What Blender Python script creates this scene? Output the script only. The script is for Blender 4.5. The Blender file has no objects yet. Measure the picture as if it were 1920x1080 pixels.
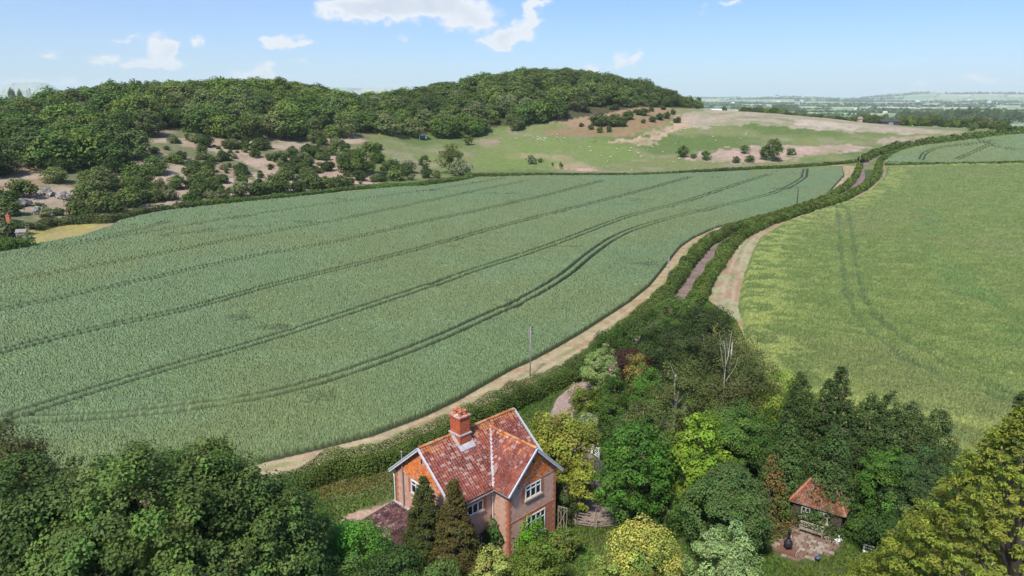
import bpy, math, random
import numpy as np
from math import radians
random.seed(7); RNG = np.random.default_rng(7)
scene = bpy.context.scene
COL = scene.collection
# ------------------------------------------------------------------ camera
F = 1340.0; HC = 36.0; PITCH = math.atan(360 / F)          # focal length in px of a 1920 frame, drone height, pitch below horizon
cP, sP = math.cos(PITCH), math.sin(PITCH)
cam = bpy.data.cameras.new('camera'); cam.sensor_width = 36; cam.lens = 36 * F / 1920
cam.clip_start = 0.5; cam.clip_end = 80000
camo = bpy.data.objects.new('camera', cam); COL.objects.link(camo)
camo.location = (0, 0, HC); camo.rotation_euler = (math.pi / 2 - PITCH, 0, 0); scene.camera = camo
# ------------------------------------------------------------------ sun, exposure
SUN_EL, SUN_AZ = radians(52), radians(204)                   # azimuth clockwise from +Y (view direction); behind left
sun = bpy.data.lights.new('sun', 'SUN'); sun.energy = 2.9; sun.angle = radians(5); sun.color = (1, .95, .87)
suno = bpy.data.objects.new('sun', sun); COL.objects.link(suno)
suno.rotation_euler = (math.pi / 2 - SUN_EL, 0, -SUN_AZ + math.pi)
suno.location = (-60, -60, 120)
vs = scene.view_settings; vs.view_transform = 'Standard'; vs.look = 'None'; vs.gamma = 1; vs.exposure = 0.75
scene.cycles.use_denoising = True
scene.cycles.max_bounces = 5; scene.cycles.diffuse_bounces = 3; scene.cycles.transmission_bounces = 3
scene.cycles.glossy_bounces = 2; scene.cycles.volume_bounces = 2; scene.cycles.transparent_max_bounces = 4
# ------------------------------------------------------------------ geometry of the view (ground points from where they are seen)
def ray(px, py):
    return np.array([px - 960.0, F * cP + (540 - py) * sP, -F * sP + (540 - py) * cP])
def proj(x, y, z):
    zz = z - HC; d = y * cP - zz * sP; u = y * sP + zz * cP
    return 960 + F * x / d, 540 - F * u / d
def slope(px, py):
    d = ray(px, py); return d[2] / math.hypot(d[0], d[1])
def azel(px, py):
    d = ray(px, py); return math.atan2(d[0], d[1]), math.atan2(d[2], math.hypot(d[0], d[1]))
# ------------------------------------------------------------------ world: sky and clouds
world = bpy.data.worlds.new('World'); scene.world = world; world.use_nodes = True
def build_world():
    nt = world.node_tree; N = nt.nodes; L = nt.links; N.clear()
    def nd(t, **k):
        n = N.new(t)
        for a, b in k.items(): setattr(n, a, b)
        return n
    def val(sock, v):
        if hasattr(v, 'links') or isinstance(v, bpy.types.NodeSocket): L.new(v, sock)
        else: sock.default_value = v
    def M(op, a, b=0.0, c=None, clamp=False):
        n = nd('ShaderNodeMath', operation=op, use_clamp=clamp); val(n.inputs[0], a); val(n.inputs[1], b)
        if c is not None: val(n.inputs[2], c)
        return n.outputs[0]
    def V(op, a, b=None):
        n = nd('ShaderNodeVectorMath', operation=op); val(n.inputs[0], a)
        if b is not None: val(n.inputs[1], b)
        return n.outputs['Value'] if op in ('DOT_PRODUCT', 'LENGTH') else n.outputs[0]
    sky = nd('ShaderNodeTexSky', sky_type='NISHITA'); sky.sun_disc = False
    sky.sun_elevation = SUN_EL; sky.sun_rotation = SUN_AZ; sky.altitude = 50
    sky.air_density = 1.0; sky.dust_density = 0.35; sky.ozone_density = 2.5
    tc = nd('ShaderNodeTexCoord'); sep = nd('ShaderNodeSeparateXYZ'); L.new(tc.outputs['Generated'], sep.inputs[0])
    az = M('ARCTAN2', sep.outputs[0], sep.outputs[1]); el = M('ARCSINE', sep.outputs[2])
    cmb = nd('ShaderNodeCombineXYZ'); L.new(az, cmb.inputs[0]); L.new(el, cmb.inputs[1])
    n1 = nd('ShaderNodeTexNoise'); n1.inputs['Scale'].default_value = 34; n1.inputs['Detail'].default_value = 6; n1.inputs['Roughness'].default_value = .55
    mp = V('MULTIPLY', cmb.outputs[0], (1, 1.5, 1)); L.new(mp, n1.inputs['Vector'])
    warp = V('MULTIPLY', V('SUBTRACT', n1.outputs['Color'], (.5, .5, .5)), (.06, .038, 0))
    p = V('ADD', cmb.outputs[0], warp)
    blobs = [(650,12,38,15,.9),(690,22,55,16,1.1),(740,10,60,20,1.2),(800,6,60,18,1.2),(845,14,40,16,1),(868,38,42,15,.75),(905,28,26,18,.6),(955,70,32,12,1.05),(935,77,24,9,1),(985,50,18,16,1),
             (1000,24,12,16,.8),(1012,4,22,7,.5),(300,88,16,14,1.05),(318,98,10,16,.9),(285,112,20,12,1),(262,124,24,8,1),(335,122,14,5,.45),(205,108,20,7,.75),(185,122,12,5,.6),(243,74,14,5,.5),(371,77,9,9,.8),
             (540,78,26,10,.8),(570,82,18,5,.5),(508,80,16,5,.5),(565,116,26,6,.38),(470,140,28,10,1),(495,134,22,12,1),(98,107,16,6,.7),(1113,131,14,7,1),(1160,114,16,8,1),(1195,104,13,8,.95),
             (757,66,14,8,.35),(1322,14,12,7,.3),(1376,1,16,6,.6),(1724,162,10,14,.95),(1735,172,14,6,.8),(1690,171,26,5,.85),(1832,149,18,6,.7),(1521,165,12,5,.5),(60,150,130,9,.32),(110,160,60,6,.42),(630,128,60,5,.22)]
    acc = None
    for (bx, by, bw, bh, am) in blobs:
        a0, e0 = azel(bx, by)
        q = V('MULTIPLY', V('SUBTRACT', p, (a0, e0, 0)), (F / bw, F / bh, 0))
        g = M('MULTIPLY', M('POWER', .40, V('DOT_PRODUCT', q, q)), am * (1.1 if am > .9 else 1.3))
        acc = g if acc is None else M('ADD', acc, g)
    n2 = nd('ShaderNodeTexNoise'); n2.inputs['Scale'].default_value = 95; n2.inputs['Detail'].default_value = 5; n2.inputs['Roughness'].default_value = .6; L.new(cmb.outputs[0], n2.inputs['Vector'])
    dens = M('ADD', acc, M('MULTIPLY', M('SUBTRACT', n2.outputs['Fac'], .5), M('MULTIPLY', acc, 1.1)))
    mr = nd('ShaderNodeMapRange', interpolation_type='SMOOTHSTEP'); L.new(dens, mr.inputs[0]); mr.inputs[1].default_value = .12; mr.inputs[2].default_value = .92
    # lit tops, greyer thick bases
    core = nd('ShaderNodeMapRange'); L.new(acc, core.inputs[0]); core.inputs[1].default_value = .9; core.inputs[2].default_value = 2.1
    ns = nd('ShaderNodeTexNoise'); ns.inputs['Scale'].default_value = 26; ns.inputs['Detail'].default_value = 4; L.new(cmb.outputs[0], ns.inputs['Vector'])
    gm = M('MULTIPLY', M('MULTIPLY', core.outputs[0], ns.outputs['Fac']), 1.2, clamp=True)
    cc = nd('ShaderNodeMix', data_type='RGBA'); L.new(gm, cc.inputs['Factor']); cc.inputs['A'].default_value = (5.5, 5.5, 5.6, 1); cc.inputs['B'].default_value = (3.4, 3.75, 4.4, 1)
    # thin high veil, thicker low on one side
    n3 = nd('ShaderNodeTexNoise'); n3.inputs['Scale'].default_value = 5; n3.inputs['Detail'].default_value = 5; L.new(V('MULTIPLY', cmb.outputs[0], (1, 6, 1)), n3.inputs['Vector'])
    lf = nd('ShaderNodeMapRange'); L.new(az, lf.inputs[0]); lf.inputs[1].default_value = .1; lf.inputs[2].default_value = -.65
    veil = M('MULTIPLY', M('ADD', M('MULTIPLY', n3.outputs['Fac'], .55), .12), M('MULTIPLY', lf.outputs[0], .55), clamp=True)
    tint = nd('ShaderNodeMix', data_type='RGBA', blend_type='MULTIPLY'); tint.inputs['Factor'].default_value = 1
    L.new(sky.outputs[0], tint.inputs['A']); tint.inputs['B'].default_value = (.47, .60, .87, 1)
    mv = nd('ShaderNodeMix', data_type='RGBA'); L.new(veil, mv.inputs['Factor']); L.new(tint.outputs['Result'], mv.inputs['A']); mv.inputs['B'].default_value = (4.3, 5.0, 5.8, 1)
    mx = nd('ShaderNodeMix', data_type='RGBA'); L.new(M('MULTIPLY', mr.outputs[0], .9), mx.inputs['Factor']); L.new(mv.outputs['Result'], mx.inputs['A']); L.new(cc.outputs['Result'], mx.inputs['B'])
    bg = nd('ShaderNodeBackground'); L.new(mx.outputs['Result'], bg.inputs[0]); bg.inputs[1].default_value = SKY_STRENGTH
    out = nd('ShaderNodeOutputWorld'); L.new(bg.outputs[0], out.inputs[0])
    world.cycles.sampling_method = 'MANUAL'; world.cycles.sample_map_resolution = 512
SKY_STRENGTH = 0.105
build_world()
# ------------------------------------------------------------------ numpy noise
def _hash(ix, iy, seed):
    h = (ix.astype(np.int64) * 374761393 + iy.astype(np.int64) * 668265263 + seed * 974634777) & 0xffffffff
    h = ((h ^ (h >> 13)) * 1274126177) & 0xffffffff
    return ((h ^ (h >> 16)) & 0xffff) / 65535.0
def vnoise(x, y, s=1.0, seed=0):
    x = np.asarray(x, float) / s; y = np.asarray(y, float) / s
    ix = np.floor(x); iy = np.floor(y); fx = x - ix; fy = y - iy
    fx = fx * fx * (3 - 2 * fx); fy = fy * fy * (3 - 2 * fy)
    a = _hash(ix, iy, seed); b = _hash(ix + 1, iy, seed); c = _hash(ix, iy + 1, seed); d = _hash(ix + 1, iy + 1, seed)
    return (a + (b - a) * fx) * (1 - fy) + (c + (d - c) * fx) * fy
def fbm(x, y, s, seed=0, o=4):
    v = 0; a = .5; t = 0
    for i in range(o):
        v = v + a * vnoise(x, y, s / 2 ** i, seed + i * 17); t += a; a *= .5
    return v / t
def sstep(a, b, x):
    t = np.clip((x - a) / (b - a), 0, 1); return t * t * (3 - 2 * t)
# ------------------------------------------------------------------ the lie of the land
# column: azimuth (as seen px), r0 foot of the rise, rf/yf foot of the wood, rc/ys crest, tree height on the crest
COLS = [(-400,205,300,345,510,205,9),(0,208,300,335,520,197,9),(120,220,330,300,530,172,9),(200,232,370,265,540,161,9),(300,240,385,258,550,157,9),(400,250,395,258,560,153,9),(470,258,400,262,560,152,9),
        (560,270,405,268,560,158,9),(620,282,410,262,550,170,9),(670,295,415,258,545,180,9),(740,310,430,262,580,172,9),(800,325,450,262,600,161,10),(880,345,470,258,620,145,10),
        (950,350,480,250,640,132,10),(1000,352,480,246,650,128,10),(1060,354,490,238,660,129,10),(1130,356,515,226,680,138,10),(1200,358,540,206,690,152,10),(1250,362,560,203,690,170,9),
        (1295,366,570,203,660,190,6),(1330,368,570,207,620,206,0),(1420,375,560,212,620,211,0),(1500,392,560,222,620,217,0),(1600,402,550,233,610,229,0),(1700,418,545,243,600,238,0),(1850,450,560,248,620,244,0),(2000,480,580,250,640,246,0),(2500,500,600,255,640,250,0)]
_az = []; _tab = []
for (px, r0, rf, yf, rc, ys, th) in COLS:
    _az.append(azel(px, 180)[0]); zf = HC + rf * slope(px, yf); zc = HC + rc * slope(px, ys) - th
    _tab.append((r0, rf, zf, rc, zc))
_az = np.array(_az); _tab = np.array(_tab)
PLAIN = -20.0
def terrain(x, y):
    x = np.asarray(x, float); y = np.asarray(y, float)
    a = np.arctan2(x, y); r = np.hypot(x, y)
    r0, rf, zf, rc, zc = [np.interp(a, _az, _tab[:, i]) for i in range(5)]
    t = np.clip((r - r0) / (rf - r0), 0, 1); t1 = t * t * (2 - t) * 1.0            # gentle start
    z1 = zf * (0.45 * t * t * (3 - 2 * t) + .55 * t1)
    u = np.clip((r - rf) / (rc - rf), 0, 1); z2 = zf + (zc - zf) * np.sin(u * np.pi / 2) ** 1.0
    w = np.clip((r - rc) / 520, 0, 1); z3 = zc + (PLAIN - zc) * (w * w * (3 - 2 * w))
    z = np.where(r < rf, z1, np.where(r < rc, z2, z3))
    rough = (fbm(x, y, 38, 5, 3) - .5) * 2.2
    z = z + rough * sstep(r0 + 5, r0 + 90, r) * (1 - sstep(rc + 300, rc + 700, r) * .5)
    # far ridges on the horizon
    px = 960 + F * np.tan(a) * cP
    far = 0
    for (c, wd, hh, rr) in ((665, 160, 215, 14000), (118, 60, 260, 15000), (-200, 200, 200, 15000), (1800, 160, 80, 11000), (1640, 70, 75, 11500), (1420, 120, 45, 9000), (1100, 300, 60, 12000), (2200, 200, 120, 13000)):
        far = far + hh * np.exp(-((px - c) / wd) ** 4) * np.exp(-((r - rr) / 1300) ** 2) * (.8 + .4 * fbm(x, y, 900, 9, 3))
    far = far + 51 * np.exp(-((px + 60) / 210) ** 4) * np.exp(-((r - 1500) / 330) ** 2)
    return z + far
def G(px, py, far=900):
    """ground point seen at a place of the picture"""
    d = ray(px, py); d = d / math.hypot(d[0], d[1])
    rr = np.linspace(15, far, 3600); z = HC + rr * d[2]
    k = np.nonzero(z <= terrain(rr * d[0], rr * d[1]))[0]
    r = rr[k[0]] if len(k) else far
    return np.array([r * d[0], r * d[1], float(terrain(r * d[0], r * d[1]))])
def GH(px, py, up):
    """ground point below something seen at a height UP above the ground"""
    d = ray(px, py); d = d / math.hypot(d[0], d[1])
    rr = np.linspace(15, 900, 3600); z = HC + rr * d[2] - up
    k = np.nonzero(z <= terrain(rr * d[0], rr * d[1]))[0]; r = rr[k[0]] if len(k) else 900
    return np.array([r * d[0], r * d[1], float(terrain(r * d[0], r * d[1]))])
def AR(px, r):
    a = azel(px, 180)[0]; x, y = r * math.sin(a), r * math.cos(a)
    return np.array([x, y, float(terrain(x, y))])
def HT(p, ytop):
    k = (540 - ytop) / F; return HC + p[1] * (k * cP - sP) / (cP + k * sP) - p[2]
def WD(p, wpx):
    return wpx / F * (p[1] * cP - (p[2] - HC) * sP)
def GL(pts): return np.array([G(a, b) for a, b in pts])
def resample(p, step):
    p = np.asarray(p, float); d = np.r_[0, np.cumsum(np.hypot(*(p[1:, :2] - p[:-1, :2]).T))]
    n = max(2, int(d[-1] / step) + 1); t = np.linspace(0, d[-1], n)
    return np.stack([np.interp(t, d, p[:, i]) for i in range(p.shape[1])], 1)
def smoothline(p, step, it=3):
    q = resample(p, step)
    for _ in range(it): q[1:-1] = (q[:-2] + 2 * q[1:-1] + q[2:]) / 4
    return q
def polydist(x, y, line):
    """unsigned distance to a polyline"""
    best = np.full(x.shape, 1e9)
    for (ax, ay), (bx, by) in zip(line[:-1, :2], line[1:, :2]):
        m = (x > min(ax, bx) - 9) & (x < max(ax, bx) + 9) & (y > min(ay, by) - 9) & (y < max(ay, by) + 9)
        if not m.any(): continue
        xx = x[m]; yy = y[m]; dx, dy = bx - ax, by - ay
        t = np.clip(((xx - ax) * dx + (yy - ay) * dy) / (dx * dx + dy * dy + 1e-9), 0, 1)
        best[m] = np.minimum(best[m], np.hypot(xx - ax - t * dx, yy - ay - t * dy))
    return best
def inside(x, y, poly):
    r = np.zeros(x.shape, bool); n = len(poly)
    for i in range(n):
        ax, ay = poly[i][:2]; bx, by = poly[(i + 1) % n][:2]
        if ay == by: continue
        c = ((ay > y) != (by > y)) & (x < (bx - ax) * (y - ay) / (by - ay) + ax); r ^= c
    return r
# ------------------------------------------------------------------ mesh helpers
def link(o): COL.objects.link(o); return o
def tag(o, label=None, cat=None, group=None, kind=None):
    for k, v in (('label', label), ('category', cat), ('group', group), ('kind', kind)):
        if v: o[k] = v
    return o
def mesh_np(name, V, Fc, mats=(), tint=None, midx=None, smooth=False):
    """Fc: (n,4) or (n,3) array"""
    me = bpy.data.meshes.new(name); V = np.ascontiguousarray(V, dtype=np.float32); Fc = np.ascontiguousarray(Fc, dtype=np.int32)
    k = Fc.shape[1]; me.vertices.add(len(V)); me.vertices.foreach_set('co', V.ravel())
    me.loops.add(Fc.size); me.loops.foreach_set('vertex_index', Fc.ravel())
    me.polygons.add(len(Fc)); me.polygons.foreach_set('loop_start', np.arange(0, Fc.size, k, dtype=np.int32))
    me.polygons.foreach_set('loop_total', np.full(len(Fc), k, np.int32))
    me.polygons.foreach_set('use_smooth', np.full(len(Fc), smooth))
    for m in mats: me.materials.append(m)
    if midx is not None: me.polygons.foreach_set('material_index', np.asarray(midx, np.int32))
    me.update(calc_edges=True)
    if tint is not None:
        dom = 'POINT' if len(tint) == len(V) and len(tint) != len(Fc) else 'FACE'
        at = me.attributes.new('tint', 'FLOAT_COLOR', dom)
        t = np.ones((len(tint), 4), np.float32); t[:, :3] = tint; at.data.foreach_set('color', t.ravel())
    return me
class MB:
    """collects simple solids for one mesh"""
    def __init__(s): s.v = []; s.f = []; s.m = []
    def add(s, v, f, m=0):
        b = len(s.v); s.v += [tuple(p) for p in v]; s.f += [tuple(i + b for i in q) for q in f]; s.m += [m] * len(f); return s
    def box(s, x0, x1, y0, y1, z0, z1, m=0):
        v = [(x, y, z) for z in (z0, z1) for y in (y0, y1) for x in (x0, x1)]
        return s.add(v, [(0, 2, 3, 1), (4, 5, 7, 6), (0, 1, 5, 4), (2, 6, 7, 3), (0, 4, 6, 2), (1, 3, 7, 5)], m)
    def bar(s, a, b, w, h=None, m=0, up=(0, 0, 1)):
        a = np.array(a, float); b = np.array(b, float); d = b - a; d /= np.linalg.norm(d) + 1e-9
        u = np.cross(d, up)
        if np.linalg.norm(u) < 1e-3: u = np.cross(d, (1, 0, 0))
        u /= np.linalg.norm(u); n = np.cross(u, d); h = h or w
        v = [p + u * i * w / 2 + n * j * h / 2 for p in (a, b) for i, j in ((-1, -1), (1, -1), (1, 1), (-1, 1))]
        return s.add(v, [(3, 2, 1, 0), (4, 5, 6, 7), (0, 1, 5, 4), (1, 2, 6, 5), (2, 3, 7, 6), (3, 0, 4, 7)], m)
    def tube(s, pts, rad, n=8, m=0):
        pts = [np.array(p, float) for p in pts]; rad = list(rad) if hasattr(rad, '__len__') else [rad] * len(pts)
        b = len(s.v)
        for i, p in enumerate(pts):
            d = pts[min(i + 1, len(pts) - 1)] - pts[max(i - 1, 0)]; d /= np.linalg.norm(d) + 1e-9
            u = np.cross(d, (0.3, .9, .1)); 
            if np.linalg.norm(u) < .1: u = np.cross(d, (1, 0, 0))
            u /= np.linalg.norm(u); w = np.cross(d, u)
            for k in range(n):
                t = 2 * math.pi * k / n; s.v.append(tuple(p + rad[i] * (u * math.cos(t) + w * math.sin(t))))
        for i in range(len(pts) - 1):
            for k in range(n):
                s.f.append((b + i * n + k, b + i * n + (k + 1) % n, b + (i + 1) * n + (k + 1) % n, b + (i + 1) * n + k)); s.m.append(m)
        s.f.append(tuple(b + k for k in range(n))[::-1]); s.m.append(m)
        s.f.append(tuple(b + (len(pts) - 1) * n + k for k in range(n))); s.m.append(m); return s
    def lathe(s, c, prof, n=16, m=0):
        b = len(s.v)
        for r, z in prof:
            for k in range(n):
                t = 2 * math.pi * k / n; s.v.append((c[0] + r * math.cos(t), c[1] + r * math.sin(t), c[2] + z))
        for i in range(len(prof) - 1):
            for k in range(n):
                s.f.append((b + i * n + k, b + i * n + (k + 1) % n, b + (i + 1) * n + (k + 1) % n, b + (i + 1) * n + k)); s.m.append(m)
        s.f.append(tuple(b + k for k in range(n))[::-1]); s.m.append(m)
        s.f.append(tuple(b + (len(prof) - 1) * n + k for k in range(n))); s.m.append(m); return s
    def prism(s, poly, d, m=0):
        """poly: 3-D outline, d: thickness vector"""
        n = len(poly); d = np.array(d, float); v = [np.array(p, float) for p in poly]; v = v + [p + d for p in v]
        return s.add(v, [tuple(range(n))[::-1], tuple(range(n, 2 * n))] + [(i, (i + 1) % n, n + (i + 1) % n, n + i) for i in range(n)], m)
    def mesh(s, name, mats, smooth=False):
        me = bpy.data.meshes.new(name); me.from_pydata(s.v, [], s.f)
        for m in (mats if isinstance(mats, (list, tuple)) else [mats]): me.materials.append(m)
        me.polygons.foreach_set('material_index', s.m); me.polygons.foreach_set('use_smooth', [smooth] * len(s.f)); me.update(); return me
    def build(s, name, mats, parent=None, smooth=False):
        o = bpy.data.objects.new(name, s.mesh(name, mats, smooth)); link(o); o.parent = parent; return o
def empty(name, loc, rz=0):
    o = bpy.data.objects.new(name, None); o.location = loc; o.rotation_euler = (0, 0, rz); o.empty_display_size = .3; return link(o)
# ------------------------------------------------------------------ materials
def mat(name, color, rough=.8, var=.25, scale=3.0, bump=0.0, bscale=None, attr=None, spec=.3, metal=0, objvar=0.0, hue2=None, coords='Object', detail=5, stretch=(1, 1, 1)):
    m = bpy.data.materials.new(name); m.use_nodes = True; nt = m.node_tree; N = nt.nodes; L = nt.links
    b = N['Principled BSDF']; b.inputs['Roughness'].default_value = rough; b.inputs['Specular IOR Level'].default_value = spec; b.inputs['Metallic'].default_value = metal
    tc = N.new('ShaderNodeTexCoord'); mp = N.new('ShaderNodeMapping'); L.new(tc.outputs[coords], mp.inputs[0]); mp.inputs['Scale'].default_value = stretch
    no = N.new('ShaderNodeTexNoise'); no.inputs['Scale'].default_value = scale; no.inputs['Detail'].default_value = detail; no.inputs['Roughness'].default_value = .65; L.new(mp.outputs[0], no.inputs['Vector'])
    mr = N.new('ShaderNodeMapRange'); L.new(no.outputs['Fac'], mr.inputs[0]); mr.inputs[1].default_value = .3; mr.inputs[2].default_value = .7; mr.inputs[3].default_value = 1 - var; mr.inputs[4].default_value = 1 + var
    if attr:
        at = N.new('ShaderNodeAttribute'); at.attribute_name = attr; base = at.outputs['Color']
        mm = N.new('ShaderNodeMix'); mm.data_type = 'RGBA'; mm.blend_type = 'MULTIPLY'; mm.inputs['Factor'].default_value = 1; L.new(base, mm.inputs['A']); mm.inputs['B'].default_value = (*color, 1); base = mm.outputs['Result']
    else:
        rg = N.new('ShaderNodeRGB'); rg.outputs[0].default_value = (*color, 1); base = rg.outputs[0]
    if hue2:
        n2 = N.new('ShaderNodeTexNoise'); n2.inputs['Scale'].default_value = scale * .23; n2.inputs['Detail'].default_value = 4; L.new(mp.outputs[0], n2.inputs['Vector'])
        r2 = N.new('ShaderNodeMapRange'); L.new(n2.outputs['Fac'], r2.inputs[0]); r2.inputs[1].default_value = .4; r2.inputs[2].default_value = .62
        mh = N.new('ShaderNodeMix'); mh.data_type = 'RGBA'; L.new(r2.outputs[0], mh.inputs['Factor']); L.new(base, mh.inputs['A']); mh.inputs['B'].default_value = (*hue2, 1); base = mh.outputs['Result']
    sc = N.new('ShaderNodeVectorMath'); sc.operation = 'SCALE'; L.new(base, sc.inputs[0]); L.new(mr.outputs[0], sc.inputs['Scale'])
    res = sc.outputs[0]
    if objvar:
        oi = N.new('ShaderNodeObjectInfo'); r3 = N.new('ShaderNodeMapRange'); L.new(oi.outputs['Random'], r3.inputs[0]); r3.inputs[3].default_value = 1 - objvar; r3.inputs[4].default_value = 1 + objvar
        s2 = N.new('ShaderNodeVectorMath'); s2.operation = 'SCALE'; L.new(res, s2.inputs[0]); L.new(r3.outputs[0], s2.inputs['Scale']); res = s2.outputs[0]
    L.new(res, b.inputs['Base Color'])
    if bump:
        bn = N.new('ShaderNodeTexNoise'); bn.inputs['Scale'].default_value = bscale or scale * 3; bn.inputs['Detail'].default_value = 4; L.new(mp.outputs[0], bn.inputs['Vector'])
        bp = N.new('ShaderNodeBump'); bp.inputs['Strength'].default_value = 1; bp.inputs['Distance'].default_value = bump; L.new(bn.outputs['Fac'], bp.inputs['Height']); L.new(bp.outputs[0], b.inputs['Normal'])
    return m
def leafmat(name, color, trans=.3, objvar=0.0, rough=.6, spec=.12):
    color = (color[0] * LEAF_GAIN[0], color[1] * LEAF_GAIN[1], color[2] * LEAF_GAIN[2])
    m = bpy.data.materials.new(name); m.use_nodes = True; nt = m.node_tree; N = nt.nodes; L = nt.links
    b = N['Principled BSDF']; b.inputs['Roughness'].default_value = rough; b.inputs['Specular IOR Level'].default_value = spec
    at = N.new('ShaderNodeAttribute'); at.attribute_name = 'tint'
    mm = N.new('ShaderNodeVectorMath'); mm.operation = 'MULTIPLY'; L.new(at.outputs['Color'], mm.inputs[0]); mm.inputs[1].default_value = color; res = mm.outputs[0]
    if objvar:
        oi = N.new('ShaderNodeObjectInfo'); r3 = N.new('ShaderNodeMapRange'); L.new(oi.outputs['Random'], r3.inputs[0]); r3.inputs[3].default_value = 1 - objvar; r3.inputs[4].default_value = 1 + objvar
        s2 = N.new('ShaderNodeVectorMath'); s2.operation = 'SCALE'; L.new(res, s2.inputs[0]); L.new(r3.outputs[0], s2.inputs['Scale']); res = s2.outputs[0]
    L.new(res, b.inputs['Base Color'])
    tr = N.new('ShaderNodeBsdfTranslucent'); L.new(res, tr.inputs[0]); ms = N.new('ShaderNodeMixShader'); ms.inputs[0].default_value = trans
    L.new(b.outputs[0], ms.inputs[1]); L.new(tr.outputs[0], ms.inputs[2]); L.new(ms.outputs[0], N['Material Output'].inputs['Surface'])
    return m
LEAF_GAIN = (1.42, 1.5, 1.0)
M = {}
M['bark'] = mat('bark', (.13, .10, .075), .9, .35, 6, .02)
M['bark_grey'] = mat('bark_grey', (.27, .24, .2), .9, .3, 5)
M['bark_white'] = mat('bark_white', (.46, .42, .37), .85, .45, 4)
# ------------------------------------------------------------------ ground sheet
WHEAT = GL([(-260,500),(-100,482),(0,471),(60,462),(150,446),(205,428),(235,410),(300,399),(400,387),(500,377),(600,367),(700,357),(800,347),(890,335),(1000,331),(1100,330),(1300,326),(1450,320),(1560,314),(1579,315),
            (1583,330),(1567,347),(1550,367),(1527,376),(1473,394),(1410,411),(1342,428),(1300,447),(1276,464),(1258,486),(1240,510),(1218,537),(1180,568),(1138,595),(1095,622),(1046,652),(1000,676),(960,695),(900,728),(860,752),(800,780),(700,818),(600,843),(500,866),(400,890),(250,925),(0,975),(-300,1010),(-800,1040),(-900,700),(-500,540)])
WHEAT2 = GL([(1656,304),(1666,291),(1693,279),(1739,271),(1835,258),(1920,252),(2100,250),(2400,252),(2400,300),(2100,302),(1920,304),(1760,306)])
MEADOW = GL([(1664,313),(1661,330),(1635,356),(1596,377),(1527,398),(1473,418),(1427,445),(1411,475),(1398,510),(1390,540),(1385,575),(1400,640),(1440,720),(1500,780),(1620,810),(1750,830),(1880,860),(2100,920),(2600,1000),(3400,1000),(2900,500),(2400,309),(2100,307),(1920,307),(1800,309),(1693,312)])
LANE = GL([(1646,291),(1637,298),(1625,306),(1618,313),(1615,322),(1616,333),(1609,344),(1597,356),(1575,369),(1530,385),(1480,401),(1430,419),(1385,440),(1350,460),(1328,481),(1308,508),(1288,540),(1265,575),(1220,625),(1160,675),(1100,722),(1070,745),(1052,768),(1052,800),(1085,850),(1100,900),(1108,930)])
MARGIN_L = [(1560,309),(1592,312),(1594,330),(1570,352),(1546,368),(1500,388),(1440,407),(1380,421),(1330,437),(1294,460),(1272,492),(1250,525),(1215,562),(1170,598),(1120,632),(1060,664),(1010,690),(975,708),(910,742),(860,768),(800,795),(700,832),(600,857),(500,880),(400,905),(250,940),(0,990)]
def zone(pts, amp=.4, seed=1): return (GL(pts), amp, seed)
_fields_col = 1.5 * np.array([(.20,.26,.13),(.16,.25,.11),(.26,.28,.16),(.30,.29,.19),(.13,.21,.10),(.22,.27,.17),(.33,.30,.20),(.18,.24,.13)])
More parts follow.
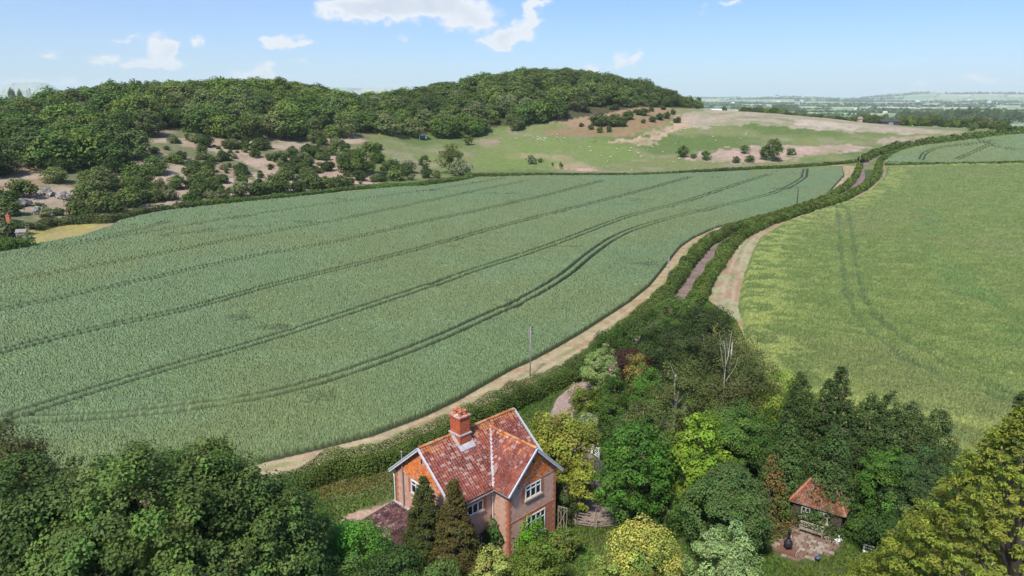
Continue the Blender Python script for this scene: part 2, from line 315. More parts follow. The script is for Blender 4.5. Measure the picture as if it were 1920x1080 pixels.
def ground_color(x, y):
    r = np.hypot(x, y); a = np.arctan2(x, y)
    r0, rf, zf, rc, zc = [np.interp(a, _az, _tab[:, i]) for i in range(5)]
    n1 = fbm(x, y, 14, 21); n2 = fbm(x, y, 55, 22); n3 = vnoise(x, y, 2.5, 23)
    c = np.empty(x.shape + (3,)); c[:] = (.085, .115, .04)                               # rough garden grass
    def put(mask, col, w=1.0):
        w = np.broadcast_to(w, x.shape)[..., None] * mask[..., None]; c[:] = c * (1 - w) + np.array(col) * w
    jx = x + (fbm(x, y, 6, 31, 3) - .5) * np.clip(r * .035, .8, 14); jy = y + (fbm(x, y, 6, 32, 3) - .5) * np.clip(r * .06, .8, 20)
    hill = r > r0 - 3
    pasture = hill & (a > azel(690, 180)[0])
    put(pasture, (.19, .215, .08)); put(pasture, (.25, .24, .13), sstep(.48, .7, n1)); put(pasture, (.12, .17, .05), sstep(.55, .75, n2))
    scrub = hill & (a <= azel(690, 180)[0])
    put(scrub, (.16, .17, .08)); put(scrub, (.42, .33, .24), sstep(.42, .58, n1) * .9); put(scrub, (.38, .25, .17), sstep(.55, .75, vnoise(x, y, 9, 77)) * .6)
    for pts, col, s, e in ZONES:
        m = inside(jx, jy, pts)
        if m.any(): put(m, col, np.clip((.75 if s < 4 else .45) + 1.2 * (fbm(x, y, s, e) - .25), 0, 1))
    # dry margins along both arable fields
    dl = polydist(x, y, MARG); dr = polydist(x, y, MARGR); dt = polydist(x, y, MARGT)
    straw = np.array((.40, .31, .20)); 
    for d, w in ((dl, 3.0), (dt, 1.9)):
        k = 1 - sstep(w - .5, w + .4, d + (n3 - .5) * .8); put(k > 0, (.40, .325, .18), k); put(k > 0, (.36, .21, .12), k * sstep(.55, .7, vnoise(x, y, 1.6, 41)) * .6)
    k = 1 - sstep(2.5, 3.6, dr + (n3 - .5)); put(k > 0, (.36, .34, .19), k); put(k > 0, (.36, .22, .14), k * sstep(.45, .65, vnoise(x, y, 2.2, 42)) * .8)
    for d, w in ((dl, .9), (dr, .9)):
        k = (1 - sstep(.15, .45, np.abs(d - w) + (n3 - .5) * .2)) * sstep(.3, .5, fbm(x, y, 12, 88)); put(k > 0, (.47, .37, .25), k * .6)
        k = (1 - sstep(.2, .5, d)) * sstep(.35, .6, vnoise(x, y, 3, 89)); put(k > 0, (.24, .26, .10), k * .75)
    # inside the arable fields, the soil below the crop
    put(inside(x, y, WHEAT) | inside(x, y, WHEAT2) | inside(x, y, MEADOW), (.09, .085, .05))
    # wood floor
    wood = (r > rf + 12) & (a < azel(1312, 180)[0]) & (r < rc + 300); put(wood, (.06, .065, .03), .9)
    # the levels: patchwork of fields
    lv = r > rc + 250
    ang = .12; u = x * math.cos(ang) + y * math.sin(ang) + 60 * vnoise(x, y, 900, 51); v = -x * math.sin(ang) + y * math.cos(ang) + 60 * vnoise(x, y, 700, 52)
    rowh = np.floor(v / 210); cell = np.floor(u / 420 + _hash(rowh, rowh * 0, 8) * 5); idx = (_hash(cell, rowh, 61) * 7.99).astype(int)
    put(lv, (0, 0, 0)); c[lv] = _fields_col[idx[lv]] * (.85 + .3 * n2[lv])[:, None]
    put(lv & (r < 2200) & (a < azel(160, 180)[0]), (.13, .22, .12), .9)
    fv = np.abs(v / 210 - np.floor(v / 210) - .5); fu = np.abs((u / 420 + _hash(rowh, rowh * 0, 8) * 5) % 1 - .5)
    put(lv & ((fv > .47) | (fu > .485)), (.07, .09, .04), .8)
    c *= (.82 + .36 * fbm(x, y, 1.2, 71, 2))[..., None]
    return c
MARG = GL(MARGIN_L)
MARGR = GL([(1672,316),(1668,333),(1640,360),(1608,374),(1560,386),(1500,404),(1455,421),(1410,442),(1392,465),(1380,500),(1366,545),(1360,600),(1370,660)])
MARGT = GL([(-100,488),(0,473),(60,464),(150,447),(205,426),(235,407),(300,396),(400,384),(500,374),(600,364),(700,354),(800,344),(890,333),(940,331)])
ZONES = [(GL(p), c, s, e) for p, c, s, e in [
    # pink bare earth and pale dry patches on the sheep pasture
    ([(940,300),(955,290),(1000,288),(1065,293),(1080,300),(1117,314),(1110,320),(1060,319),(985,311),(945,304)], (.52,.33,.25), 3, 3),
    ([(1290,296),(1330,286),(1400,276),(1470,272),(1560,272),(1640,276),(1610,286),(1520,290),(1470,296),(1480,303),(1400,306),(1290,303)], (.46,.32,.26), 7, 4),
    ([(1000,250),(1060,243),(1100,232),(1105,215),(1130,200),(1180,196),(1240,205),(1275,214),(1262,228),(1230,238),(1190,252),(1120,258),(1040,256)], (.29,.185,.105), 8, 5),
    ([(1030,225),(1100,198),(1250,200),(1280,206),(1262,214),(1150,215),(1080,240)], (.34,.22,.14), 8, 6),
    ([(1180,262),(1215,252),(1240,244),(1265,232),(1270,216),(1300,214),(1318,226),(1290,238),(1250,250),(1225,262),(1235,272),(1190,272),(1130,262)], (.48,.33,.23), 8, 7),
    ([(1270,214),(1320,209),(1420,210),(1500,217),(1600,228),(1700,238),(1800,245),(1760,252),(1650,250),(1560,246),(1480,238),(1400,232),(1340,236),(1290,240)], (.40,.33,.24), 10, 8),
    ([(1480,222),(1560,228),(1620,234),(1600,246),(1540,240),(1490,232)], (.47,.40,.29), 8, 9),
    ([(1650,262),(1720,256),(1770,258),(1700,268),(1655,270)], (.40,.30,.23), 8, 10),
    ([(940,262),(1000,258),(1020,268),(990,280),(940,284),(900,275),(880,262)], (.30,.24,.16), 8, 11),
    ([(1010,276),(1110,280),(1145,292),(1080,292),(1000,284)], (.27,.24,.15), 8, 12),
    ([(1000,250),(1100,262),(1180,268),(1200,300),(1100,315),(950,320),(900,318),(880,295),(940,262)], (.17,.225,.065), 16, 13),
    # scrub slope
    ([(600,310),(640,318),(690,316),(712,345),(640,352),(600,350),(560,340)], (.48,.33,.26), 6, 14),
    ([(205,275),(250,270),(300,300),(330,335),(300,345),(240,310)], (.46,.34,.26), 5, 15),
    ([(465,285),(490,285),(525,320),(560,345),(500,345),(470,310)], (.45,.33,.25), 5, 16),
    ([(300,335),(420,335),(600,345),(560,358),(420,368),(350,372)], (.46,.34,.26), 7, 17),
    ([(60,380),(110,382),(125,410),(80,412),(50,395)], (.30,.25,.16), 4, 18),
    # small dry meadow beyond the arable field
    ([(46,436),(60,427),(100,420),(140,416),(205,417),(232,414),(205,432),(150,448),(60,464),(48,458)], (.36,.31,.10), 6, 19),
    # garden: pale track verges, rough bank, yard
    ([(590,900),(720,880),(740,900),(735,955),(650,975),(600,930)], (.17,.14,.07), 2, 20),
    ([(615,925),(735,920),(738,945),(650,970)], (.14,.16,.055), 2, 21),
    ([(640,972),(735,935),(742,948),(672,985)], (.45,.30,.22), 2, 22),
    ([(1065,1000),(1130,1000),(1160,1080),(1080,1080)], (.13,.14,.06), 2, 23),
    ([(1085,1015),(1110,1020),(1125,1080),(1085,1080)], (.10,.18,.04), 1, 24),
]]
def build_ground():
    az = np.linspace(-1.06, 1.06, 860)
    r = [14.0]
    while r[-1] < 30: r.append(r[-1] + .8)
    while r[-1] < 140: r.append(r[-1] * 1.0058)
    while r[-1] < 760: r.append(r[-1] * 1.0075)
    while r[-1] < 30000: r.append(r[-1] * 1.028)
    r = np.array(r); A, R = np.meshgrid(az, r); X = R * np.sin(A); Y = R * np.cos(A); Z = terrain(X, Y)
    c = ground_color(X, Y); nr, na = X.shape
    idx = np.arange(nr * na).reshape(nr, na)
    Fc = np.stack([idx[:-1, :-1], idx[:-1, 1:], idx[1:, 1:], idx[1:, :-1]], -1).reshape(-1, 4)
    me = mesh_np('ground', np.stack([X, Y, Z], -1).reshape(-1, 3), Fc, [mat('earth_and_grass', (1, 1, 1), .95, .22, 1.3, .12, 2.5, attr='tint', spec=.1)], c.reshape(-1, 3), smooth=True)
    tag(link(bpy.data.objects.new('ground', me)), kind='structure')
build_ground()
# ------------------------------------------------------------------ crops: standing plants as fine relief, wheel tracks as real gaps
def field_grid(name, poly, az0, az1, rlist, na, hfun, m, kind, label=None, cat=None):
    az = np.linspace(az0, az1, na); A, R = np.meshgrid(az, rlist); X = R * np.sin(A); Y = R * np.cos(A)
    P2 = np.vstack([poly, poly[:1]])
    sd = polydist(X.ravel(), Y.ravel(), P2).reshape(X.shape); ins = inside(X, Y, poly); sd = np.where(ins, sd, -sd)
    h, tint = hfun(X, Y, sd); Z = terrain(X, Y) + h
    nr = len(rlist); idx = np.arange(nr * na).reshape(nr, na)
    Fc = np.stack([idx[:-1, :-1], idx[:-1, 1:], idx[1:, 1:], idx[1:, :-1]], -1).reshape(-1, 4)
    sf = sd.ravel(); keep = (sf[Fc] > -.9).any(1); Fc = Fc[keep]
    used = np.unique(Fc); mp = np.zeros(nr * na, np.int32); mp[used] = np.arange(len(used))
    V = np.stack([X, Y, Z], -1).reshape(-1, 3)[used]
    me = mesh_np(name, V, mp[Fc], [m], tint.reshape(-1, 3)[used], smooth=False)
    return tag(link(bpy.data.objects.new(name, me)), label, cat, kind=kind)
TRAM = [[(1514,316),(1512,335),(1490,350),(1450,367),(1390,382),(1315,400),(1240,419),(1190,435),(1150,455),(1110,485),(1065,525),(1000,565),(920,602),(840,640),(740,682),(640,717),(550,747),(450,767),(350,780),(225,795),(130,801),(-60,806),(-300,800)],
        [(1447,329),(1390,347),(1290,382),(1190,407),(1140,425),(1065,455),(990,482),(890,515),(790,550),(640,602),(480,655),(380,685),(300,707),(175,747),(90,775),(20,798)],
        [(1300,334),(1190,365),(1065,397),(940,430),(790,472),(640,510),(500,545),(350,590),(150,632),(0,672),(-160,712),(-400,770)],
        [(1135,341),(1065,360),(940,390),(790,422),(640,457),(480,485),(250,537),(0,591),(-140,620),(-400,670)],
        [(990,342),(890,362),(740,395),(640,416),(500,442),(250,492),(0,536),(-160,562),(-400,600)],
        [(950,336),(840,355),(640,382),(400,418),(100,472),(0,487),(-160,512)],
        [(325,417),(280,432),(225,445),(100,470),(0,484)]]
TRAM2 = [[(1731,301),(1735,290),(1758,279),(1804,273),(1860,268)], [(1797,301),(1820,290),(1866,270)]]
def wheat_height(trams, rows=True):
    def f(X, Y, sd):
        R = np.hypot(X, Y); h = np.full(X.shape, .78); dmin = np.full(X.shape, 99.)
        for k, t in enumerate(trams):
            line = smoothline(GL(t), 3, 4)[:, :2]
            tan = np.gradient(line, axis=0); tan /= np.linalg.norm(tan, axis=1)[:, None] + 1e-9
            nrm = np.stack([-tan[:, 1], tan[:, 0]], 1)
            for off in (0, 1.9):
                sg = -1 if nrm[len(nrm) // 2][1] < 0 else 1
                ln = line + nrm * off * sg
                d = polydist(X, Y, ln); faint = 1 if k < 5 else .6
                wob = .08 * (vnoise(X, Y, 1.5, 5) - .5)
                wd = .14 if 1 < k < 6 else .02; g = 1 - sstep(.26 + wd, .52 + wd, d + wob * .4); h -= g * .72 * faint * (1 if off == 0 or R.max() < 0 else .85); dmin = np.minimum(dmin, d / faint)
        if rows:
            per = .55; ph = np.where((sd > 0) & (R < 230), np.sin(sd / per * 2 * np.pi), 0); h += .075 * ph * (1 - sstep(35, 80, sd)) 
        fine = np.clip(R / 150, .6, 1.1)
        quiet = np.where(dmin < .75, .35, 1.0); h += (RNG.random(X.shape) - .5) * .20 * fine ** .5 * quiet + (vnoise(X, Y, .7, 3) - .5) * .12 + (fbm(X, Y, 18, 4) - .5) * .12
        h += (RNG.random(X.shape) > .9) * -.16 * quiet
        lod = sstep(.70, .78, fbm(X * .6, Y, 9, 91, 3)); h -= lod * .25
        edge = sstep(-.05, .35, sd); h = np.where(sd > -.35, h * edge - .02, -.35 * np.clip(-sd, 0, 1))
        n = fbm(X, Y, 30, 11); n2 = fbm(X * 1.0, Y, 5, 12, 3); n3 = RNG.random(X.shape)
        t = np.empty(X.shape + (3,)); base = np.array((.153, .213, .092)); warm = np.array((.172, .208, .078)); pale = np.array((.19, .265, .13))
        k = sstep(.35, .7, n)[..., None] * .6; t[:] = base * (1 - k) + warm * k
        k = sstep(.5, .8, n2)[..., None] * .35; t[:] = t * (1 - k) + pale * k
        fd = 1 - .45 * sstep(90, 220, np.hypot(X, Y)); t *= (1 + (.68 * n3 - .36) * fd)[..., None]
        low = (sstep(.6, .3, h))[..., None] * .85; t[:] = t * (1 - low) + np.array((.035, .045, .022)) * low      # leafy stems, soil in the wheel tracks
        return h, t
    return f
def rgrid(a, b, k):
    r = [a]
    while r[-1] < b: r.append(r[-1] * (1 + k(r[-1])))
    return np.array(r)
crop_mat = mat('standing_wheat', (1, 1, 1), .75, .14, 2.2, .05, 9, attr='tint', spec=.2)
field_grid('wheat_crop', WHEAT, -.80, .47, rgrid(42, 450, lambda r: .0021 + .0000075 * r), 1120, wheat_height(TRAM), crop_mat, 'stuff')
field_grid('wheat_crop', WHEAT2, .42, .80, rgrid(400, 720, lambda r: .004), 420, wheat_height(TRAM2, False), crop_mat, 'stuff')
def meadow_height(X, Y, sd):
    h = np.full(X.shape, .85); dm = np.full(X.shape, 99.)
    for t in ([(1500,307),(1545,345),(1570,400),(1574,441),(1578,493),(1585,548),(1600,589),(1637,637),(1696,681),(1770,715),(1863,752),(1960,780)], [(1530,345),(1590,400),(1600,456),(1607,522),(1622,574),(1660,620),(1718,655),(1807,711),(1874,741),(1980,770)]):
        d = polydist(X, Y, smoothline(GL(t), 3)[:, :2]); dm = np.minimum(dm, d + (vnoise(X, Y, 3, 8) - .5) * 1.2)
    R = np.hypot(X, Y)
    h -= .38 * (1 - sstep(.1, .9, dm)) * sstep(.3, .6, fbm(X, Y, 14, 19))
    cl = fbm(X * .8, Y * 1.1, 2.2, 14, 4); cl2 = fbm(X * .7, Y * 1.2, 12, 15, 3)
    h += (cl - .5) * .55 + (cl2 - .5) * .35 + (RNG.random(X.shape) - .5) * .24
    edge = sstep(-.2, .9, sd); h = np.where(sd > -.35, h * edge - .02, -.35 * np.clip(-sd, 0, 1))
    t = np.empty(X.shape + (3,)); t[:] = (.15, .20, .055)
    def mixin(col, w):
        w = np.clip(w, 0, 1)[..., None]; t[:] = t * (1 - w) + np.array(col) * w
    mixin((.225, .27, .075), sstep(.45, .75, cl) * .5); mixin((.13, .185, .045), sstep(.5, .25, cl) * .6); mixin((.19, .20, .075), sstep(.5, .8, fbm(X, Y, 24, 16)) * .5)
    dg = polydist(X, Y, smoothline(GL([(1740,400),(1763,485),(1807,541),(1863,593),(1920,644),(2000,700)]), 3)[:, :2])
    mixin((.08, .18, .05), (1 - sstep(1, 6, dg)) * sstep(.35, .6, fbm(X, Y, 8, 18)) * .3)
    mixin((.29, .33, .09), (1 - sstep(3, 14, sd)) * sstep(.4, .6, cl) * .8)
    mixin((.10, .15, .05), (1 - sstep(.1, 1.0, dm)) * .8)
    t *= (.68 + .62 * RNG.random(X.shape))[..., None]
    return h, t
field_grid('meadow_grass', MEADOW, .26, .86, rgrid(62, 560, lambda r: .0028 + .000007 * r), 620, meadow_height, mat('tall_yellowing_grass', (1, 1, 1), .8, .18, 1.6, .08, 5, attr='tint', spec=.15), 'stuff')
# ------------------------------------------------------------------ lane and yard
def ribbon(name, line, w, m, dz, step=1.0, kind='structure', ragged=.25):
    ln = smoothline(line, step, 6)[:, :2]; tan = np.gradient(ln, axis=0); tan /= np.linalg.norm(tan, axis=1)[:, None] + 1e-9
    nrm = np.stack([-tan[:, 1], tan[:, 0]], 1); K = 9; V = []
    for j in range(K):
        o = (j / (K - 1) - .5) * w; e = ragged * (vnoise(ln[:, 0] * 3 + j, ln[:, 1] * 3, 2.2, 3) - .5) * (1 if j in (0, K - 1) else 0)
        p = ln + nrm * (o + e)[:, None]; z = terrain(p[:, 0], p[:, 1]) + dz + .05 * (1 - abs(j / (K - 1) - .5) * 2)
        V.append(np.column_stack([p, z]))
    V = np.array(V); n = len(ln); idx = np.arange(K * n).reshape(K, n)
    Fc = np.stack([idx[:-1, :-1], idx[:-1, 1:], idx[1:, 1:], idx[1:, :-1]], -1).reshape(-1, 4)[:, ::-1]
    o = bpy.data.objects.new(name, mesh_np(name, V.reshape(-1, 3), Fc, [m], smooth=True)); link(o); tag(o, kind=kind); return o
M['lane'] = mat('worn_tarmac_lane', (.20, .14, .115), .9, .3, 1.2, .02, 8, hue2=(.27, .20, .16))
M['gravel'] = mat('pinkish_gravel', (.38, .28, .235), .95, .5, 6, .05, 14)
ribbon('lane', LANE[:19], 2.7, M['lane'], .06)
ribbon('driveway', LANE[18:], 2.5, M['gravel'], .064, ragged=.5)
def patch(name, pts, m, dz, kind='structure', n=1):
    p = smoothline(np.vstack([GL(pts), GL(pts[:1])]), 1.2, 1)[:-1]; mb = MB()
    mb.add([(q[0], q[1], dz) for q in p], [tuple(range(len(p)))])
    o = mb.build(name, m); tag(o, kind=kind); return o
patch('gravel_yard', [(1052,865),(1080,850),(1140,870),(1165,930),(1168,985),(1120,992),(1078,990),(1060,960)], M['gravel'], .12)
# ------------------------------------------------------------------ foliage
def unit(v): return v / (np.linalg.norm(v, axis=-1, keepdims=True) + 1e-9)
def rdir(n): return unit(RNG.normal(size=(n, 3)))
def leaves(P, Nrm, size, rand=.8, jit=.15, tint=None, aspect=1.5, droop=0.0):
    """kite-shaped leaf faces"""
    n = len(P); N = unit(Nrm + rdir(n) * rand); a = rdir(n); a[:, 2] -= droop; u = unit(a - N * (a * N).sum(1, keepdims=True)); w = np.cross(N, u)
    s = (size * (.65 + .7 * RNG.random(n)))[:, None] if np.isscalar(size) else (size * (.65 + .7 * RNG.random(n)))[:, None]
    L = u * s * .5 * aspect ** .5; W = w * s * .5 / aspect ** .5; up = N * s * .12
    V = np.stack([P - L, P - W * 1.0 + up, P + L, P + W * 1.0 + up], 1).reshape(-1, 3)
    t = np.ones((n, 3)) if tint is None else tint
    t = t * (1 + jit * (RNG.random((n, 1)) * 2 - 1)) * (1 + .08 * (RNG.random((n, 3)) * 2 - 1))
    return V, np.arange(4 * n).reshape(n, 4), t
def crown_mesh(name, m, w, h, z0, n, size, clumps=60, pw=.92, cr=.2, shape='dome', shell=.55, tv=.35, rand=.8, flat=.75, lean=(0, 0), droop=0.0, tipcol=None, aspect=1.5, aniso=(1, 1), tone=None, jag=.12):
    """crown of leaf faces gathered in clumps; w,h width and height of the crown, z0 its underside"""
    n = int(n); k = clumps
    if shape == 'cone':
        t = RNG.random(k) ** 1.25; ang = RNG.random(k) * 2 * np.pi; rad = (1 - t) ** pw * (.6 + .4 * RNG.random(k)) + .03
        C = np.stack([rad * np.cos(ang) * w / 2, rad * np.sin(ang) * w / 2, t * h], 1); crs = cr * w * (1.3 - .8 * t) * 1.2
    else:
        k = int(k * 2.6); cr = cr * .68; nl = 13 if w > 1.5 else 9
        ld = rdir(nl); ld[:, 2] = np.abs(ld[:, 2]) * .9; ld = unit(ld); ld[: nl // 4, 2] = -.15; ld[0] = (0.1, -.1, 1)
        hz = h * (.66 if shape == 'dome' else .5); c0 = h - hz; ax = np.array([w / 2, w / 2, hz])
        lr = .46 + .16 * RNG.random(nl); lc = ld * (1 - lr)[:, None] * (1 + jag * RNG.normal(size=nl))[:, None]      # lobes of the crown, in units of its half axes
        pts = np.zeros((0, 3))
        while len(pts) < k:
            i = RNG.integers(0, nl, k * 2); d = rdir(k * 2); q = lc[i] + d * lr[i][:, None] * (shell + (1 - shell) * RNG.random(k * 2) ** .5)[:, None]
            dd = np.linalg.norm((q[:, None] - lc[None]) / lr[None, :, None], axis=2).min(1); pts = np.vstack([pts, q[dd > shell * .85]])
        C = pts[:k] * ax * .93; C[:, 2] += c0; C[:, 2] = np.maximum(C[:, 2], h * .04 * (1 + RNG.random(k))); crs = cr * w * (.7 + .8 * RNG.random(k))
    C[:, 0] *= aniso[0]; C[:, 1] *= aniso[1]
    wt = crs ** 2; wt = wt / wt.sum(); ci = RNG.choice(k, n, p=wt)
    d = rdir(n); d[:, 2] = d[:, 2] * .9 + .25; d = unit(d)
    rr = crs[ci] * (.35 + .65 * RNG.random(n) ** .5)
    P = C[ci] + d * rr[:, None] * np.array([1, 1, flat])
    if shape == 'cone': P[:, 2] -= droop * rr * .8
    else: P[:, 2] -= droop * rr * RNG.random(n) * 1.5
    P[:, 2] = np.abs(P[:, 2]) + z0
    P[:, 0] += lean[0] * P[:, 2]; P[:, 1] += lean[1] * P[:, 2]
    out = unit((P - np.array([0, 0, z0 + h * .35])) / np.array([w, w, h])); N = d * .6 + out * .7 + np.array([0, 0, .35])
    ct = (1 + tv * (RNG.random((k, 1)) * 2 - 1)) * (1 + .10 * (RNG.random((k, 3)) * 2 - 1))
    t = ct[ci]
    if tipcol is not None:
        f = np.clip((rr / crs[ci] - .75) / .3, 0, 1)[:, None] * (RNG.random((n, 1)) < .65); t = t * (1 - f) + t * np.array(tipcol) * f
    if tone is not None:
        g = (RNG.random(k) < tone[1])[ci][:, None]; t = np.where(g, t * np.array(tone[0]), t)
    V, Fc, t = leaves(P, N, size, rand, .22, t, aspect, droop * .8)
    return V, Fc, t, C + np.array([0, 0, z0])
def limbs(mb, h, C, r, forks=14, lean=(0, 0), seed=0, wob=.05, sides=7):
    rs = random.Random(seed)
    top = np.array([lean[0] * h, lean[1] * h, h]); pts = []
    for i in range(7):
        t = i / 6; pts.append(top * t + np.array([rs.uniform(-1, 1), rs.uniform(-1, 1), 0]) * wob * h * t * (1 - t) * 2)
    pts[0] = pts[0] - np.array([0, 0, .3]); mb.tube(pts, [r * (1.25 - t / 6 * 1.05) for t in range(7)], sides)
    idx = list(range(len(C))); rs.shuffle(idx)
    for i in idx[:forks]:
        c = C[i]; t = min(.92, max(.22, (c[2] / max(h, .1)) * .6 + rs.uniform(-.05, .1))); k = t * 6; a = pts[int(k)] * (1 - k % 1) + pts[min(6, int(k) + 1)] * (k % 1)
        e = c; mid = (a + e) / 2 + np.array([rs.uniform(-.1, .1), rs.uniform(-.1, .1), rs.uniform(.02, .12)]) * np.linalg.norm(e - a)
        rr = r * (1.1 - t) * .5 + .02; mb.tube([a, a * .5 + mid * .5, mid, e], [rr, rr * .8, rr * .55, rr * .2], 5)
_lm = {}
def LM(rgb, trans=.3, objvar=0):
    k = (tuple(rgb), trans, objvar)
    if k not in _lm: _lm[k] = leafmat('foliage_%d' % len(_lm), rgb, trans, objvar)
    return _lm[k]
def tree(name, label, cat, p, h, w, col, n=20000, size=.16, group=None, trunk_r=None, z0=None, bark='bark', forks=14, trans=.3, lean=(0, 0), lift=0.0, trunk_h=.8, **kw):
    """a tree or shrub: an Empty at its foot with trunk and crown"""
    z0 = h * .12 if z0 is None else z0
    e = empty(name, p); tag(e, label, cat, group)
    V, Fc, t, C = crown_mesh(name, None, w, h - z0, z0, n, size, lean=lean, **kw)
    c = bpy.data.objects.new('crown', mesh_np('crown', V, Fc, [LM(col, trans)], t)); link(c); c.parent = e
    mb = MB(); limbs(mb, h * trunk_h, C, trunk_r or max(.06, h * .022), forks, lean, seed=len(bpy.data.objects))
    mb.build('trunk', M[bark], e, True)
    return e
def ptree(name, label, cat, base, top, wpx, col, dens=1.0, size=None, **kw):
    bx = base[0]
    for _ in range(4):                                                # the crown, not the foot, stands where it is seen
        p = G(bx, base[1]); h = HT(p, top); bx += (base[0] - proj(p[0], p[1], p[2] + .62 * h)[0]) * .9
    p = G(bx, base[1]); h = HT(p, top); w = WD(p, wpx); dist = math.hypot(p[0], p[1])
    s = size or max(.13, dist / 750 * 1.25)
    area = 3.1 * (w / 2) * (w / 2 + h); n = min(210000, dens * area * 2.6 / s ** 2)
    return tree(name, label, cat, p, h, w, col, n, s, **kw)
def shrub_mesh(name, w, h, n, size, col, objvar=0, **kw):
    V, Fc, t, C = crown_mesh(name, None, w, h, 0, n, size, **kw)
    return mesh_np(name, V, Fc, [LM(col, .3, objvar)], t)
def hedge(name, label, pts, w, h, col, lod=1.0, group=None, step=.7, hv=.25, tv=.3, px=True, cat='hedge', dens=2.0, shift=0.0):
    ln = smoothline(np.array([GH(a, b, h * .5) for a, b in pts]) if px else pts, step, 2)[:, :2]; tan = np.gradient(ln, axis=0); tan /= np.linalg.norm(tan, axis=1)[:, None] + 1e-9
    nrm = np.stack([-tan[:, 1], tan[:, 0]], 1); ln = ln - nrm * shift; L = step * len(ln); R = np.hypot(ln[:, 0], ln[:, 1])
    sz = np.maximum(.14, R / 750 * 1.2 * lod); dn = dens * (w + 2 * h) * step / sz ** 2; cnt = RNG.poisson(dn); i = np.repeat(np.arange(len(ln)), cnt); n = len(i)
    along = RNG.random(n) - .5; ang = np.pi * RNG.random(n); q = .72 + .36 * RNG.random(n) ** .7
    bx = ln[i, 0] + tan[i, 0] * along * step; by = ln[i, 1] + tan[i, 1] * along * step
    hh = h * (1 + hv * 2 * (fbm(bx, by, 5, 3, 3) - .5) + hv * (vnoise(bx, by, 1.7, 9) - .5)); ww = w * (1 + .5 * (fbm(bx, by, 6, 4, 3) - .5) * 1.6 + .3 * (vnoise(bx, by, 1.5, 19) - .5))
    co, si = np.cos(ang), np.sin(ang); e = .62                                       # rounded box section
    sx = np.sign(co) * np.abs(co) ** e * ww / 2 * q; sz_ = np.abs(si) ** e * hh * q
    off = (fbm(bx, by, 9, 6, 2) - .5) * w * .3
    x = bx + nrm[i, 0] * (sx + off); y = by + nrm[i, 1] * (sx + off); z = terrain(x, y) + sz_ + .04
    N = np.stack([nrm[i, 0] * co, nrm[i, 1] * co, si + .25], 1)
    ct = 1 + tv * 2 * (vnoise(x + z, y, 1.6, 33) - .5) + tv * 1.2 * (vnoise(x, y, 9, 34) - .5); t = np.repeat(ct[:, None], 3, 1) * np.stack([1 + .25 * (vnoise(x, y, 4, 35) - .5), np.ones(n), np.ones(n)], 1)
    V, Fc, t = leaves(np.stack([x, y, z], 1), N, sz[i], .75, .2, t)
    # dense twiggy inside
    K = 7; base = len(V); iv = []
    th = np.linspace(0, np.pi, K)
    hh2 = h * (1 + hv * 2 * (fbm(ln[:, 0], ln[:, 1], 5, 3, 3) - .5))
    core = []
    for a in th:
        o = np.sign(np.cos(a)) * abs(np.cos(a)) ** e * w / 2 * .62; zc = abs(np.sin(a)) ** e * hh2 * .7
        p = ln + nrm * o; core.append(np.column_stack([p, terrain(p[:, 0], p[:, 1]) + zc]))
    core = np.array(core).reshape(-1, 3); m = len(ln); idx = np.arange(K * m).reshape(K, m)
    f2 = np.stack([idx[:-1, :-1], idx[:-1, 1:], idx[1:, 1:], idx[1:, :-1]], -1).reshape(-1, 4) + base
    V = np.vstack([V, core]); Fc = np.vstack([Fc, f2]); t = np.vstack([t, np.full((len(f2), 3), .8)])
    o = bpy.data.objects.new(name, mesh_np(name, V, Fc, [LM(col, .25)], t)); link(o); return tag(o, label, cat, group)
HG = (.085, .115, .038)
hedge('hedge', 'long bushy dark green hedge behind the brick house beside the mown field edge', [(380,985),(470,918),(530,893),(620,866),(700,848),(790,818),(850,790),(905,765),(960,738),(1010,715),(1060,690),(1100,668)], 2.8, 2.3, HG, hv=.45, shift=1.0)
hedge('hedge', 'hedge between the curving field edge and the reddish lane, nearer stretch', [(1100,668),(1150,634),(1190,600),(1225,565),(1255,535),(1280,500),(1301,473),(1320,452),(1350,437),(1395,420)], 3.0, 2.2, (.09, .125, .04), hv=.35, shift=.5)
hedge('hedge', 'clipped hedge on the wheat side of the narrow lane, far stretch', [(1395,420),(1440,408),(1490,394),(1530,380),(1560,366),(1584,350),(1600,336),(1609,320),(1612,308)], 2.8, 2.0, (.10, .13, .04), hv=.35)
hedge('hedge', 'hedge on the meadow side of the lane from the trees up to the bend', [(1262,625),(1290,585),(1312,555),(1330,525),(1349,492),(1366,464),(1386,444),(1415,428),(1450,413),(1500,397),(1550,383),(1590,368),(1620,352),(1640,338),(1648,318),(1652,300)], 3.1, 2.1, (.10, .135, .04), hv=.35, shift=-.5)
hedge('hedge', 'low dark hedge dividing the wheat field from the sheep pasture', [(888,328),(960,328),(1027,328),(1120,328),(1200,327),(1260,325),(1315,321),(1360,318),(1411,315),(1460,313),(1500,311),(1540,308),(1580,305),(1606,302)], 1.8, 1.5, (.075, .10, .035), hv=.15)
hedge('hedge', 'trimmed hedge below the scrubby slope along the wheat', [(352,384),(400,379),(450,375),(533,367),(560,366),(640,354),(693,350),(787,347)], 2.2, 1.7, (.08, .12, .038), hv=.25)
hedge('hedge', 'rough hedge curving round the wheat corner below the pasture oaks', [(790,346),(820,342),(850,338),(887,331)], 3, 2.2, (.085, .12, .04), hv=.35)
hedge('hedge', 'tall hedge sweeping past the lane end along the pasture', [(1612,300),(1640,287),(1681,273),(1720,268),(1758,263),(1800,258),(1835,254),(1874,248),(1905,244),(1960,240)], 5, 3.0, (.085, .12, .04), hv=.4)
